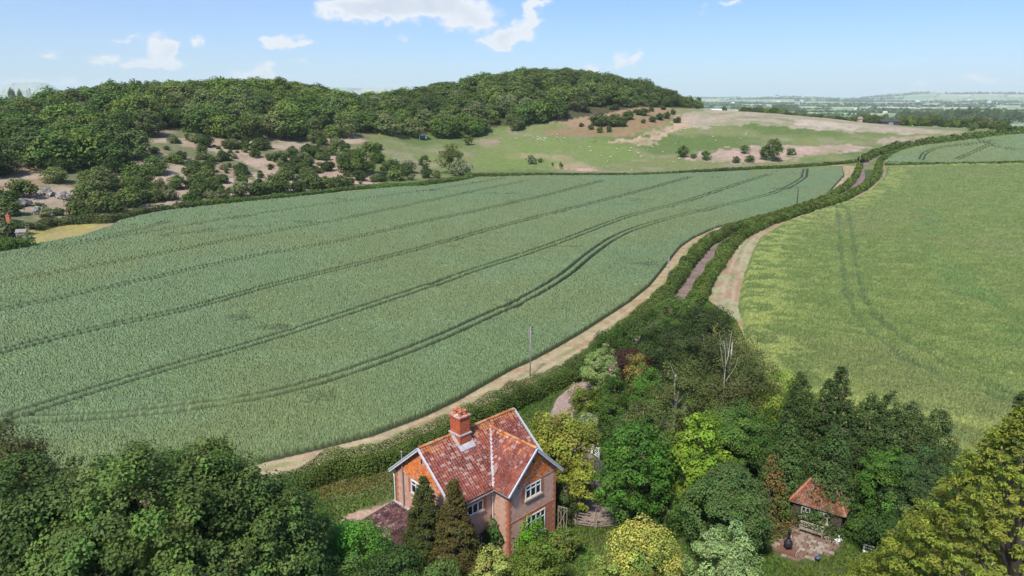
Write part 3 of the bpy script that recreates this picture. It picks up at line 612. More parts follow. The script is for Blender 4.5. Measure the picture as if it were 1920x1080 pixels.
hedge('hedge', 'far hedge edging the upper wheat beyond the lane bend', [(1654,298),(1668,288),(1690,278),(1720,271),(1760,266),(1797,261),(1840,256),(1880,251),(1920,247),(1990,244)], 3.5, 1.8, (.095, .13, .04), hv=.3)
hedge('hedge', 'thin low hedge between the upper wheat and the yellow green meadow', [(1660,308),(1700,307),(1758,307),(1835,306),(1912,303),(2000,302)], 1.4, 1.1, (.08, .12, .035), hv=.5)
hedge('hedge', 'overgrown hedge bank at the corner of the small dry meadow', [(-60,470),(-10,462),(20,458),(48,452)], 5, 3.5, (.085, .13, .035), hv=.4)
hedge('hedge', 'ragged grey green hedge on top edge of the small dry meadow', [(60,425),(100,415),(150,411),(205,411),(245,402),(300,392),(350,384)], 3.2, 2.2, (.085, .10, .045), hv=.6)
# ------------------------------------------------------------------ woodland on the hills: one tree after another, copies of a few kinds
W_GREEN = [((.085, .125, .035), 'rounded mid green'), ((.105, .14, .04), 'light yellow green'), ((.06, .095, .032), 'dark green'), ((.10, .115, .055), 'grey olive'), ((.075, .105, .045), 'dull bluish green'), ((.095, .115, .04), 'broad olive green'), ((.15, .165, .10), 'pale silvery')]
protos = []
for i, (c, nm) in enumerate(W_GREEN):
    for j in range(2):
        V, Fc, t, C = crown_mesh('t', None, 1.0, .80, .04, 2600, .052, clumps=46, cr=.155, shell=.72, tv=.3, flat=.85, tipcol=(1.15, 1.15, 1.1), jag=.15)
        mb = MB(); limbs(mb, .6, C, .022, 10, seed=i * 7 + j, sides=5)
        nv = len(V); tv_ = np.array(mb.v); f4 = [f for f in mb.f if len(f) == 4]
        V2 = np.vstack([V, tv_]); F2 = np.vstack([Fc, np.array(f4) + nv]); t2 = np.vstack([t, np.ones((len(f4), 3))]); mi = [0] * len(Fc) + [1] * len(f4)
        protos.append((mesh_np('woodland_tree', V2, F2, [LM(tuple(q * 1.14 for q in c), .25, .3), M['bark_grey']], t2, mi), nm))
def proto_obj(name, me, p, sx, sz, label, cat, group, rz=None):
    o = bpy.data.objects.new(name, me); link(o); o.location = p; o.scale = (sx, sx, sz); o.rotation_euler = (0, 0, random.uniform(0, 6.28) if rz is None else rz)
    return tag(o, label, cat, group)
WOODPOLY = np.array([(-700,470),(-120,452),(-60,440),(0,340),(60,330),(110,352),(190,385),(250,392),(345,372),(345,345),(300,318),(262,300),(212,288),(203,262),(330,254),(400,258),(480,266),(560,276),(620,264),(700,250),(790,260),(860,262),(930,250),(1000,243),(1045,228),(1100,204),(1140,200),(1200,201),(1312,204),(1335,100),(-700,100)], float)
def build_wood():
    cand = []
    r = 215.0
    while r < 720:
        da = (11.0 if r < 390 else 11.5 if r < 560 else 13) / r; a = -.78 + random.random() * da
        while a < azel(1316, 180)[0]:
            rr = r + random.uniform(-7, 7); aa = a + random.uniform(-.35, .35) * da; x, y = rr * math.sin(aa), rr * math.cos(aa)
            rc = float(np.interp(aa, _az, _tab[:, 3])); r0 = float(np.interp(aa, _az, _tab[:, 0]))
            if rr < rc + 14 and rr > r0 + 4:
                z = float(terrain(x, y)); px, py = proj(x, y, z)
                if inside(np.array([px]), np.array([py]), WOODPOLY)[0] or rr > rc - 25: cand.append((rr / 1.0, x, y, z, px, py, rc))
            a += da
        r += 14.5 if r < 390 else 12.5 if r < 560 else 17
    return cand
cand = build_wood()
seen = [c for c in cand if -30 < c[4] < 1950]
seen.sort(key=lambda c: c[0] * (1 + .3 * (c[0] > c[6] - 10)))
extra = [c for c in cand if not (-30 < c[4] < 1950)]
def tsize(c):
    rr, x, y, z, px, py, rc = c
    big = 1.0 if rr > np.interp(px, [0, 200, 400, 700, 1000], [300, 310, 370, 390, 390]) else .66
    s = random.choice([11, 13, 15, 17, 19, 21]) * random.uniform(.93, 1.07) * big; hs = min(s * random.uniform(.66, .92), 15)
    if rr > rc - 40: hs = min(hs, 11.5) * (.72 if 1262 < px else 1)
    if px > 1262: s *= .8
    return s, hs
MAXW = 292
def pick(c): 
    v = vnoise(np.array([c[1]]), np.array([c[2]]), 60, 5)[0]; k = int(np.clip((v + random.uniform(-.3, .3)), 0, .999) * 7)
    if c[4] > 620: k = random.choice([0, 3, 5, 2, 4, 3, 0, 6, 1]) 
    return protos[k * 2 + random.randint(0, 1)]
for c in seen[:MAXW]:
    me, nm = pick(c); s, hs = tsize(c)
    proto_obj('woodland_tree', me, (c[1], c[2], c[3] - .4), s, hs * 1.12, nm + ' broadleaf tree in the hillside wood', 'tree', 'broadleaf trees of the hillside wood')
rest = seen[MAXW:] + extra
def build_rest():
    Vs = []; Fs = []; Ts = []; Ms = []; b = 0
    for c in rest:
        me, nm = pick(c); s, hs = tsize(c)
        n = len(me.vertices); v = np.empty(n * 3, np.float32); me.vertices.foreach_get('co', v); v = v.reshape(-1, 3)
        f = np.empty(len(me.loops), np.int32); me.loops.foreach_get('vertex_index', f); f = f.reshape(-1, 4)
        t = np.empty(len(f) * 4, np.float32); me.attributes['tint'].data.foreach_get('color', t); t = t.reshape(-1, 4)[:, :3]
        mi = np.empty(len(f), np.int32); me.polygons.foreach_get('material_index', mi)
        a = random.uniform(0, 6.28); R = np.array([[math.cos(a), -math.sin(a), 0], [math.sin(a), math.cos(a), 0], [0, 0, 1]])
        Vs.append((v * np.array([s, s, hs * 1.12])) @ R.T + np.array([c[1], c[2], c[3] - .4])); Fs.append(f + b); Ts.append(t * random.uniform(.7, 1.3)); Ms.append(mi); b += n
    me = mesh_np('woodland', np.vstack(Vs), np.vstack(Fs), [LM((.098, .13, .047), .25), M['bark_grey']], np.vstack(Ts), np.concatenate(Ms))
    tag(link(bpy.data.objects.new('woodland', me)), 'mass of trees along the back and crest of the wood', kind='stuff')
if rest: build_rest()
# shrubs of the scrubby slope and the pasture
sprotos = []
for i, (c, nm) in enumerate([((.07, .10, .035), 'dark green'), ((.10, .125, .05), 'dull green'), ((.15, .16, .10), 'greyish'), ((.055, .08, .03), 'near black green')]):
    for j in range(2):
        V, Fc, t, C = crown_mesh('s', None, 1.0, .72, 0, 1500, .075, clumps=26, cr=.2, shell=.5, tv=.3, flat=.8, jag=.2)
        sprotos.append((mesh_np('shrub', V, Fc, [LM(c, .25, .2)], t), nm))
SCRUB = np.array([(205,268),(330,256),(400,260),(480,268),(560,278),(620,268),(700,262),(722,300),(716,345),(640,352),(520,366),(400,378),(340,384),(345,345),(300,318),(262,300)], float)
k = 0
for _ in range(4000):
    px, py = random.uniform(205, 722), random.uniform(258, 382)
    if not inside(np.array([px]), np.array([py]), SCRUB)[0]: continue
    if random.random() > (.25 + .75 * float(vnoise(px, py * 3, 60, 3)) ** 1.2): continue
    p = G(px, py)
    if any((p[0] - q[0]) ** 2 + (p[1] - q[1]) ** 2 < 16 for q in [o.location for o in []]): continue
    s = random.choice([1.8, 2.3, 2.8, 3.4, 4.5, 6.0, 7.5]) * random.uniform(.8, 1.15); me, nm = random.choice(sprotos)
    proto_obj('shrub', me, (p[0], p[1], p[2] - .15), s, s * random.uniform(.75, 1.15), nm + ' shrub dotted over the dry scrubby slope', 'shrub', 'shrubs dotted over the dry scrubby slope'); k += 1
    if k >= 235: break
for px, py, sc in [(352,380,5),(372,379,4),(395,372,6),(420,371,7),(447,370,8),(480,366,6),(505,364,7),(528,362,9),(560,360,8),(585,355,8),(612,352,7),(640,350,6),(700,338,5),(715,340,6),(742,338,9),(760,330,8),(735,325,9),(770,338,5),(800,334,6),(820,334,5),(650,318,5),(640,305,5),(610,300,6),(600,285,6),(590,296,5),
                   (240,388,9),(262,382,10),(290,378,9),(318,374,9),(205,385,8),(165,375,9),(140,392,7),(190,396,9),(215,399,8),(150,405,8),(170,408,6),(20,405,9),(0,420,9),(40,372,9),(75,395,4),(85,408,5),(110,404,4),(10,385,9),(-20,400,9),(30,440,6),(5,446,7)]:
    p = G(px, py); me, nm = random.choice(sprotos); s = sc * random.uniform(.8, 1.05)
    proto_obj('shrub', me, (p[0], p[1], p[2] - .2), s, s * random.uniform(.85, 1.15), nm + ' bush massed along the hedge at the foot of the slope', 'bush', 'bushes massed along the foot of the slope')
# single trees and bushes of the pasture
D1, D2, OL, GY = (.07, .105, .035), (.09, .13, .04), (.11, .13, .045), (.17, .18, .13)
for (b, t, w, px, c, nm, lab, kw) in [
    (330, 259, 60, 686, D2, 'oak_tree', 'rounded green oak standing in front of the wood above the wheat corner', {}),
    (325, 265, 52, 845, OL, 'oak_tree', 'tall olive green oak with domed top beside the grey willow', {}),
    (322, 288, 24, 797, D1, 'ash_tree', 'narrow dark tree between the two larger pasture oaks', {}),
    (329, 299, 46, 864, GY, 'willow_tree', 'silvery grey bushy willow below the tall olive oak', {}),
    (325, 299, 34, 766, GY, 'willow_tree', 'half bare pale willow with white stem by the hedge', dict(bark='bark_white')),
    (325, 285, 40, 645, D1, 'thorn_tree', 'dark thorn tree to the side of the rounded green oak', {}),
    (272, 251, 20, 878, OL, 'hawthorn_tree', 'small olive thorn tree alone by the edge of the sheep pasture', {}),
    (295, 270, 24, 1281, D1, 'thorn_tree', 'largest dark thorn tree of the pasture trio', {}),
    (297, 288, 14, 1300, D1, 'thorn_tree', 'smallest thorn bush between two others on the pasture', {}),
    (300, 283, 24, 1324, D1, 'thorn_tree', 'dark round thorn at the edge of the pinkish bare patch', {}),
    (288, 272, 22, 1398, D1, 'thorn_tree', 'dark thorn tree above the pinkish bare patch', {}),
    (306, 292, 18, 1380, D1, 'thorn_tree', 'low dark thorn on the pale ground above the field hedge', {}),
    (304, 290, 21, 1405, D1, 'thorn_tree', 'squat dark thorn near the big pasture oak', {}),
    (302, 258, 40, 1452, D1, 'oak_tree', 'big dark pasture oak standing on the pinkish bare ground', {}),
    (300, 272, 24, 1435, D1, 'thorn_tree', 'dark thorn tree pressed against the big pasture oak', {}),
    (291, 276, 19, 1484, D1, 'thorn_tree', 'dark thorn bush just beyond the big pasture oak', {}),
    (308, 290, 22, 995, GY, 'thorn_tree', 'leaning grey green thorn on the round pinkish patch', {}),
    (305, 297, 12, 1014, D1, 'thorn_tree', 'small dark thorn on the round pinkish patch', {}),
    (316, 304, 9, 1052, D1, 'thorn_tree', 'tiny thorn at the lower rim of the round pinkish patch', {}),
    (312, 305, 6, 1036, D1, 'thorn_tree', 'tiniest thorn in the middle of the round pinkish patch', {})]:
    ptree(nm, lab, 'tree', (px, b), t, w, c, 1.0, size=.6 if w > 15 else .45, clumps=24, cr=.19, forks=8, trunk_h=.6, z0=.35, **kw)
for b, t, w, px in [(225,207,24,1177),(216,203,26,1204),(209,200,11,1222),(229,217,14,1223),(225,212,17,1237),(223,209,13,1250),(215,205,11,1263),(231,223,9,1206),(243,234,12,1108),(249,238,12,1124),(248,235,11,1142),(236,212,36,1125),(237,215,36,1148),(238,218,20,1166),(230,220,16,1268),(205,196,22,1150),(210,200,20,1100),(212,204,14,1192),(238,230,10,1090),(206,199,12,1245)]:
    p = G(px, b); h = HT(p, t); w_ = WD(p, w); me, nm = random.choice(sprotos[:2] + sprotos[6:])
    proto_obj('shrub', me, (p[0], p[1], p[2] - .1), w_ * 1.1, h * 1.4, nm + ' gorse bush on the brown slope below the wood', 'shrub', 'gorse bushes on the brown slope')
# tree belts behind the pasture crest and on the levels
def far_tree(px, r, top, w, k=None, lab='dark tree of the belt behind the pasture crest', grp='tree belt behind the pasture crest', nm='belt_tree'):
    p = AR(px, r); h = HT(p, top); w_ = max(WD(p, w), 3); me, _ = protos[k if k is not None else random.randrange(12)]
    proto_obj(nm, me, p, w_, max(h, 3) * 1.2, lab, 'tree', grp)
for px in np.arange(1392, 1482, 9): far_tree(px + random.uniform(-3, 3), 700 + random.uniform(-20, 30), 201 + random.uniform(-1, 3) + (px - 1430) * .03, 20)
for px in np.arange(1478, 1625, 9): far_tree(px + random.uniform(-3, 3), 690, 211 + (px - 1478) * .07 + random.uniform(-1.5, 2), 18)
for px in np.arange(1625, 1668, 10): far_tree(px, 690, 214 + random.uniform(-1, 3), 18)
for px in np.arange(1694, 1900, 9): far_tree(px + random.uniform(-3, 3), 672 + random.uniform(-12, 30), 217 + random.uniform(-2, 6) + max(0, px - 1800) * .06, 24)
for px in np.arange(1640, 1664, 8): far_tree(px, 655, 224, 14)
for px in np.arange(1780, 1990, 11): far_tree(px, 1900 + random.uniform(-60, 60), 205 + random.uniform(-5, 6), 22, 8, 'hazy blue green tree of the wood out on the levels', 'trees of the wood out on the levels', 'distant_tree')
for px in np.arange(1455, 1496, 8): far_tree(px, 3000, 195 + random.uniform(-1, 1), 11, 4, 'hazy tree of the small copse out on the levels', 'trees of the small copse on the levels', 'distant_tree')
for px in np.arange(1690, 1790, 9): far_tree(px, 1850, 208 + random.uniform(-2, 3), 14, 8, 'tree in the thin row out on the levels', 'trees in the thin row on the levels', 'distant_tree')
far_tree(1360, 760, 200, 15, 8, 'single round dark tree beyond the pasture crest', None)
far_tree(1833, 560, 231, 23, 8, 'dark round tree at the hedge above the upper wheat', None)
far_tree(1896, 560, 234, 30, 8, 'broad dark tree in the far hedge by the upper wheat', None)
far_tree(1608, 650, 214, 13, 6, 'small grey tree beside the dark roofed barn', None)
far_tree(22, 1500, 166, 14, 8, 'round tree on the skyline beyond the green far field', 'pair of skyline trees', 'skyline_tree'); far_tree(37, 1500, 169, 12, 8, 'round tree on the skyline beyond the green far field', 'pair of skyline trees', 'skyline_tree')
for _ in range(48):
    px = random.uniform(1330, 1990); r = random.choice([1900, 2300, 2800, 3400, 4200, 5500]) * random.uniform(.9, 1.1); p = AR(px, r); me, _n = protos[random.choice([4, 5, 8, 9])]
    s = random.uniform(11, 22); proto_obj('distant_tree', me, p, s * 1.3, s, 'dark speck of a tree on the hazy levels', 'tree', 'lone trees scattered over the levels')
def hedgerow(px0, px1, r, h, label='faint hedgerow line between the fields of the levels'):
    a = AR(px0, r); b = AR(px1, r * random.uniform(.97, 1.03)); n = int(np.linalg.norm(b - a) / (r / 300)); t = RNG.random(n * 8)[:, None]; P = a + (b - a) * t
    hh = h * (.35 + .9 * vnoise(P[:, 0], P[:, 1], r / 45, 3)); P[:, 2] = terrain(P[:, 0], P[:, 1]) + hh * RNG.random(len(P)); P[:, :2] += RNG.normal(size=(len(P), 2)) * h * .35
    V, Fc, tt = leaves(P, np.tile([0, -.3, .6], (len(P), 1)), r / 330, .6, .3)
    o = link(bpy.data.objects.new('hedgerow', mesh_np('hedgerow', V, Fc, [LM((.06, .09, .04), .1)], tt))); tag(o, label, 'hedgerow', 'hedgerows on the levels')
for r, n in ((1150, 2), (1350, 3), (1600, 4), (1900, 4), (2300, 5), (2800, 5), (3400, 6), (4300, 6), (5500, 6), (7500, 6), (10000, 6)):
    for _ in range(n):
        c = random.uniform(1330, 1950); w = random.uniform(60, 240); hedgerow(c - w / 2, c + w / 2, r * random.uniform(.95, 1.08), 4 + r / 700)
# ------------------------------------------------------------------ garden trees and shrubs
# (kind, label, px, base py, top py, width px, colour, extra)
DK, MG, LG, YG, GO, SV, BR = (.055, .095, .028), (.075, .13, .033), (.12, .20, .04), (.17, .22, .04), (.27, .24, .055), (.17, .20, .13), (.105, .115, .05)
LEANX = lambda: random.uniform(-.05, .05)
GT = [
 ('sycamore_tree', 'huge green sycamore whose domed crown stands highest in the lower corner', 282, 1270, 808, 480, (.098,.14,.05), dict(dens=1.6, clumps=280, cr=.065, trunk_h=.75, size=.19, jag=.1, tv=.3)),
 ('sycamore_tree', 'sycamore with sloping crown reaching down to the bright green ash', 505, 1200, 878, 300, (.09,.135,.05), dict(dens=1.5, clumps=160, cr=.085, size=.19)),
 ('sycamore_tree', 'sycamore rising between the two broad sycamore domes beside the field hedge', 392, 1240, 842, 320, (.092,.13,.048), dict(dens=1.5, clumps=170, cr=.08, size=.19)),
 ('sycamore_tree', 'dark leafy sycamore at the frame corner under the drooping birch', 50, 1290, 850, 440, (.08,.115,.045), dict(dens=1.5, clumps=200, cr=.08, size=.2)),
 ('sycamore_tree', 'sycamore filling the dip between the corner tree and the tallest dome', 160, 1270, 838, 300, (.085,.125,.045), dict(dens=1.5, clumps=150, cr=.085, size=.19)),
 ('birch_tree', 'drooping brownish birch with a pale stem at the edge of the wheat', 35, 1110, 752, 190, (.11,.11,.05), dict(dens=.8, clumps=60, cr=.12, size=.14, droop=1.2, bark='bark_white', forks=22)),
 ('ash_tree', 'bright fresh green feathery ash beside the maroon lean-to roof', 672, 1130, 978, 175, (.10,.23,.045), dict(dens=1.0, clumps=60, cr=.13)),
 ('elder_bush', 'grey green bush between the bright ash and the sycamores', 590, 1130, 985, 130, (.10,.14,.06), dict(clumps=40, cr=.14)),
 ('laurel_bush', 'dark rounded bush in front of the two cypresses', 735, 1160, 1030, 170, (.06,.10,.04), dict(clumps=50, cr=.13)),
 ('cypress_tree', 'dark green conical cypress, the fuller one before the gable window', 797, 1090, 893, 138, (.065,.075,.03), dict(dens=2.4, shape='cone', clumps=420, aspect=2.4, cr=.075, droop=.5, size=.13, flat=.45, tv=.3, trunk_h=.9)),
 ('cypress_tree', 'brownish conical cypress in front of the lower red roof', 852, 1105, 899, 134, (.095,.078,.034), dict(dens=2.4, shape='cone', clumps=420, aspect=2.4, cr=.075, droop=.5, size=.13, flat=.45, tv=.3, trunk_h=.9)),
 ('fig_tree', 'glossy dark fig against the house wall left of the bright creeper', 932, 1030, 954, 82, (.05,.10,.035), dict(clumps=40, cr=.14, size=.24)),
 ('wisteria', 'vivid green wisteria spreading over the ground floor of the house', 985, 1025, 962, 88, (.11,.24,.03), dict(clumps=40, cr=.15)),
 ('euonymus_bush', 'pale yellow variegated bush below the wisteria', 918, 1120, 1020, 95, (.30,.31,.12), dict(clumps=40, cr=.14)),
 ('box_bush', 'olive green bush between the variegated bush and the garden path', 1015, 1120, 1015, 130, (.12,.16,.04), dict(clumps=50, cr=.13)),
 ('privet_bush', 'low olive bush at the foot of the front gable corner', 1058, 1050, 990, 75, (.13,.16,.05), dict(clumps=30, cr=.16)),
 ('ivy_bush', 'dark ivy covered bush at the side corner of the house', 1064, 985, 920, 46, (.055,.075,.03), dict(clumps=24, cr=.2)),
 ('magnolia_tree', 'yellowish olive magnolia with rounded crown behind the house roof', 1046, 920, 762, 168, (.22,.22,.055), dict(dens=1.2, clumps=80, cr=.11, size=.2)),
 ('magnolia_bush', 'lower yellowish magnolia limb hanging over the gravel yard', 1094, 968, 862, 84, (.20,.215,.05), dict(clumps=30, cr=.15, size=.19)),
 ('eleagnus_bush', 'rounded silvery blue green shrub beside the magnolia', 1102, 835, 771, 52, (.22,.27,.20), dict(clumps=30, cr=.17)),
 ('bay_bush', 'olive green bush at the bend of the gravel drive', 1102, 805, 722, 72, (.12,.15,.035), dict(clumps=36, cr=.15)),
 ('tamarisk_bush', 'faded pinkish grey shrub leaning over the drive', 1082, 765, 716, 44, (.33,.26,.20), dict(clumps=20, cr=.2, dens=.6)),
 ('willow_tree', 'pale grey green willow with rounded crown by the field hedge', 1127, 742, 643, 76, (.22,.27,.13), dict(clumps=50, cr=.13, dens=1.3, tv=.25)),
 ('copper_bush', 'purple brown bush deep between the garden trees', 1180, 715, 650, 90, (.07,.035,.04), dict(clumps=24, cr=.2)),
 ('maple_bush', 'small orange tinged maple beside the pale willow', 1195, 740, 655, 62, (.19,.16,.06), dict(clumps=28, cr=.17)),
 ('hazel_bush', 'dark green hazel below the pale willow', 1150, 790, 700, 70, DK, dict(clumps=30, cr=.16)),
 ('hazel_tree', 'fresh green hazel between the willow and the birches', 1205, 795, 680, 84, (.08,.155,.038), dict(clumps=40, cr=.15)),
 ('elder_tree', 'blue green elder on the shady side of the drive', 1190, 835, 755, 76, (.10,.15,.08), dict(clumps=30, cr=.16)),
 ('holly_tree', 'dark green tree crowding the field hedge near the lane', 1150, 672, 612, 95, DK, dict(clumps=40, cr=.14)),
 ('yew_tree', 'spreading dark tree filling the gap beside the lane end', 1215, 690, 578, 130, (.06,.095,.035), dict(clumps=60, cr=.13)),
 ('hawthorn_tree', 'green hawthorn with pale blossom where the lane vanishes', 1262, 630, 548, 90, (.10,.15,.05), dict(clumps=36, cr=.15)),
 ('pine_tree', 'very dark pine leaning out over the pale field margin', 1335, 700, 550, 110, (.045,.06,.03), dict(clumps=50, cr=.13, forks=20)),
 ('pine_tree', 'dark low pine beside the lane, shorter than its neighbour', 1270, 735, 592, 120, (.05,.07,.033), dict(clumps=50, cr=.13)),
 ('birch_tree', 'large dusky birch with bare white forked stems showing in its crown', 1368, 850, 606, 215, (.095,.105,.048), dict(dens=.62, clumps=110, cr=.095, droop=.8, bark='bark_white', forks=30, size=.14, trunk_h=.86, trunk_r=.2, shell=.35)),
 ('birch_tree', 'dusky olive birch left of the white stemmed one', 1265, 860, 662, 150, (.10,.115,.05), dict(dens=.75, clumps=80, cr=.11, droop=.9, bark='bark_white', forks=20, size=.14)),
 ('birch_tree', 'smaller drooping birch overhanging the garden shrubs', 1205, 880, 742, 100, (.11,.12,.055), dict(dens=.7, clumps=50, cr=.13, droop=.9, bark='bark_white', size=.14)),
 ('willow_tree', 'bright yellow green tree at the edge of the meadow below the birch', 1460, 860, 690, 165, (.16,.215,.05), dict(clumps=80, cr=.11)),
 ('lime_tree', 'leafy green tree in front of the birch foot', 1375, 900, 745, 150, (.095,.155,.05), dict(clumps=60, cr=.12)),
 ('maple_tree', 'dense rich green maple beside the gravel yard', 1186, 985, 772, 162, (.065,.135,.03), dict(dens=1.4, clumps=110, cr=.1, size=.18)),
 ('maple_tree', 'bright yellow green maple behind the grey green dome', 1308, 985, 762, 138, (.17,.24,.04), dict(dens=1.2, clumps=80, cr=.11, size=.18)),
 ('lilac_bush', 'dark undergrowth bush between the two maples', 1250, 1000, 900, 90, DK, dict(clumps=30, cr=.15)),
 ('holm_oak_tree', 'smooth grey green dome shaped oak beside the patio', 1362, 1050, 866, 172, (.085,.13,.055), dict(dens=1.7, clumps=200, cr=.085, shell=.85, tv=.15, size=.15, jag=.03)),
 ('leylandii_tree', 'tall dark conifer with twin tops at the start of the conifer row', 1500, 905, 700, 112, (.06,.09,.035), dict(dens=1.5, shape='cone', clumps=340, cr=.10, flat=.6, tv=.35, pw=.7, aspect=2.4, lean=(LEANX(), LEANX()), size=.16)),
 ('leylandii_tree', 'slim dark conifer second in the row', 1540, 910, 708, 84, (.055,.085,.035), dict(dens=1.5, shape='cone', clumps=340, cr=.10, flat=.6, tv=.35, pw=.7, aspect=2.4, lean=(LEANX(), LEANX()), size=.16)),
 ('leylandii_tree', 'tallest dark conifer of the row with narrow pointed top', 1577, 915, 692, 98, (.05,.078,.033), dict(dens=1.5, shape='cone', clumps=340, cr=.10, flat=.6, tv=.35, pw=.7, aspect=2.4, lean=(LEANX(), LEANX()), size=.16)),
 ('leylandii_tree', 'blunt dark conifer just past the tallest of the row', 1622, 920, 738, 120, (.06,.09,.037), dict(dens=1.5, shape='cone', clumps=340, cr=.10, flat=.6, tv=.35, pw=.7, aspect=2.4, lean=(LEANX(), LEANX()), size=.16)),
 ('leylandii_tree', 'dark conifer near the far end of the row', 1660, 925, 735, 104, (.06,.09,.04), dict(dens=1.5, shape='cone', clumps=340, cr=.10, flat=.6, tv=.35, pw=.7, aspect=2.4, lean=(LEANX(), LEANX()), size=.16)),
 ('leylandii_tree', 'grey green conifer last but one of the row', 1700, 930, 752, 126, (.075,.10,.045), dict(dens=1.5, shape='cone', clumps=340, cr=.10, flat=.6, tv=.35, pw=.7, aspect=2.4, lean=(LEANX(), LEANX()), size=.16)),
 ('leylandii_tree', 'last conifer of the row beside the golden cypress', 1752, 945, 772, 132, (.07,.10,.04), dict(dens=1.5, shape='cone', clumps=340, cr=.10, flat=.6, tv=.35, pw=.7, aspect=2.4, lean=(LEANX(), LEANX()), size=.16)),
 ('spruce_tree', 'dark spruce in front of the row above the summerhouse roof', 1478, 950, 790, 120, (.07,.11,.045), dict(dens=1.4, shape='cone', clumps=300, cr=.10, flat=.55, tv=.35, size=.16)),
 ('spruce_tree', 'broad dark spruce directly behind the summerhouse', 1560, 975, 800, 130, (.065,.105,.045), dict(dens=1.4, shape='cone', clumps=300, cr=.10, flat=.55, tv=.35, size=.16)),
 ('larch_tree', 'drooping larch with rusty pink tips over the summerhouse roof', 1444, 985, 850, 88, (.13,.12,.055), dict(dens=.8, shape='cone', clumps=60, cr=.17, size=.15, droop=.9, tone=((1.45, .9, .9), .25))),
 ('juniper_bush', 'arching green branches beside the summerhouse window', 1468, 985, 925, 40, (.10,.14,.045), dict(clumps=30, cr=.17, droop=.5)),
 ('beech_tree', 'mid green leafy tree close beside the summerhouse', 1668, 1000, 838, 130, (.075,.14,.035), dict(dens=1.3, clumps=80, cr=.11)),
 ('alder_tree', 'dark blue green tree between the beech and the golden cypress', 1725, 1010, 830, 150, (.06,.095,.045), dict(dens=1.2, clumps=80, cr=.11)),
 ('rhododendron_bush', 'dark bushy shrub behind the white metal bench', 1680, 1055, 960, 140, (.055,.095,.035), dict(clumps=60, cr=.12)),
 ('laurel_bush', 'low dark laurel at the lawn edge beyond the patio', 1620, 1020, 965, 60, (.07,.12,.035), dict(clumps=30, cr=.16)),
 ('alder_tree', 'dark tree rising behind the golden cypress against the meadow', 1906, 930, 728, 90, (.06,.085,.035), dict(clumps=60, cr=.12)),
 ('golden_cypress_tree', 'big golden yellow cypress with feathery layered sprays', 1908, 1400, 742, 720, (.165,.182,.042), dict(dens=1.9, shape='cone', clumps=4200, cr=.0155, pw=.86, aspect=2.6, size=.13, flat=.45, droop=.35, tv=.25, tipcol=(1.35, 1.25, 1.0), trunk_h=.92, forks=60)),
 ('euonymus_bush', 'large cream and yellow variegated shrub below the maple', 1212, 1125, 975, 165, (.36,.34,.11), dict(clumps=80, cr=.115, tv=.3, size=.14, tone=((.5, .7, .7), .3))),
 ('willow_bush', 'pale grey green willow bush at the edge of the lawn', 1360, 1135, 985, 165, (.24,.31,.17), dict(clumps=70, cr=.12, size=.14, aspect=2.5)),
 ('viburnum_bush', 'yellow green bush left of the variegated shrub', 1130, 1150, 1020, 70, (.22,.25,.08), dict(clumps=30, cr=.15)),
 ('hydrangea_bush', 'mixed green bush at the bottom edge beside the cypresses', 830, 1170, 1055, 120, (.09,.14,.05), dict(clumps=40, cr=.14)),
 ('laurel_bush', 'dark laurel at the bottom edge right of the ash', 640, 1200, 1045, 160, (.08,.13,.045), dict(clumps=40, cr=.14)),
 ('laurel_bush', 'dark laurel between the silvery shrub and the green maple', 1132, 838, 790, 52, (.06,.10,.035), dict(clumps=24, cr=.17)),
 ('hazel_bush', 'green hazel bush filling the bend inside the gravel drive', 1140, 812, 740, 66, (.08,.13,.035), dict(clumps=30, cr=.16)),
 ('elder_bush', 'leafy elder against the field hedge where the drive starts', 1085, 712, 672, 58, (.085,.12,.04), dict(clumps=26, cr=.16)),
 ('lilac_tree', 'dark green lilac between the yellow willow and the first conifer', 1432, 905, 765, 100, (.07,.12,.04), dict(clumps=40, cr=.14)),
 ('hazel_bush', 'low hazel under the yellow green willow at the meadow edge', 1520, 860, 800, 90, (.08,.12,.04), dict(clumps=30, cr=.15)),
]
for (nm, lab, px, b, t, w, c, kw) in GT:
    kw = dict(kw); dens = kw.pop('dens', 1.0)
    cat = 'bush' if nm.endswith('bush') else 'climber' if nm == 'wisteria' else 'tree'
    ptree(nm, lab, cat, (px, b), t, w, c, dens, z0=.15 if cat != 'tree' or kw.get('shape') == 'cone' else None, **kw)
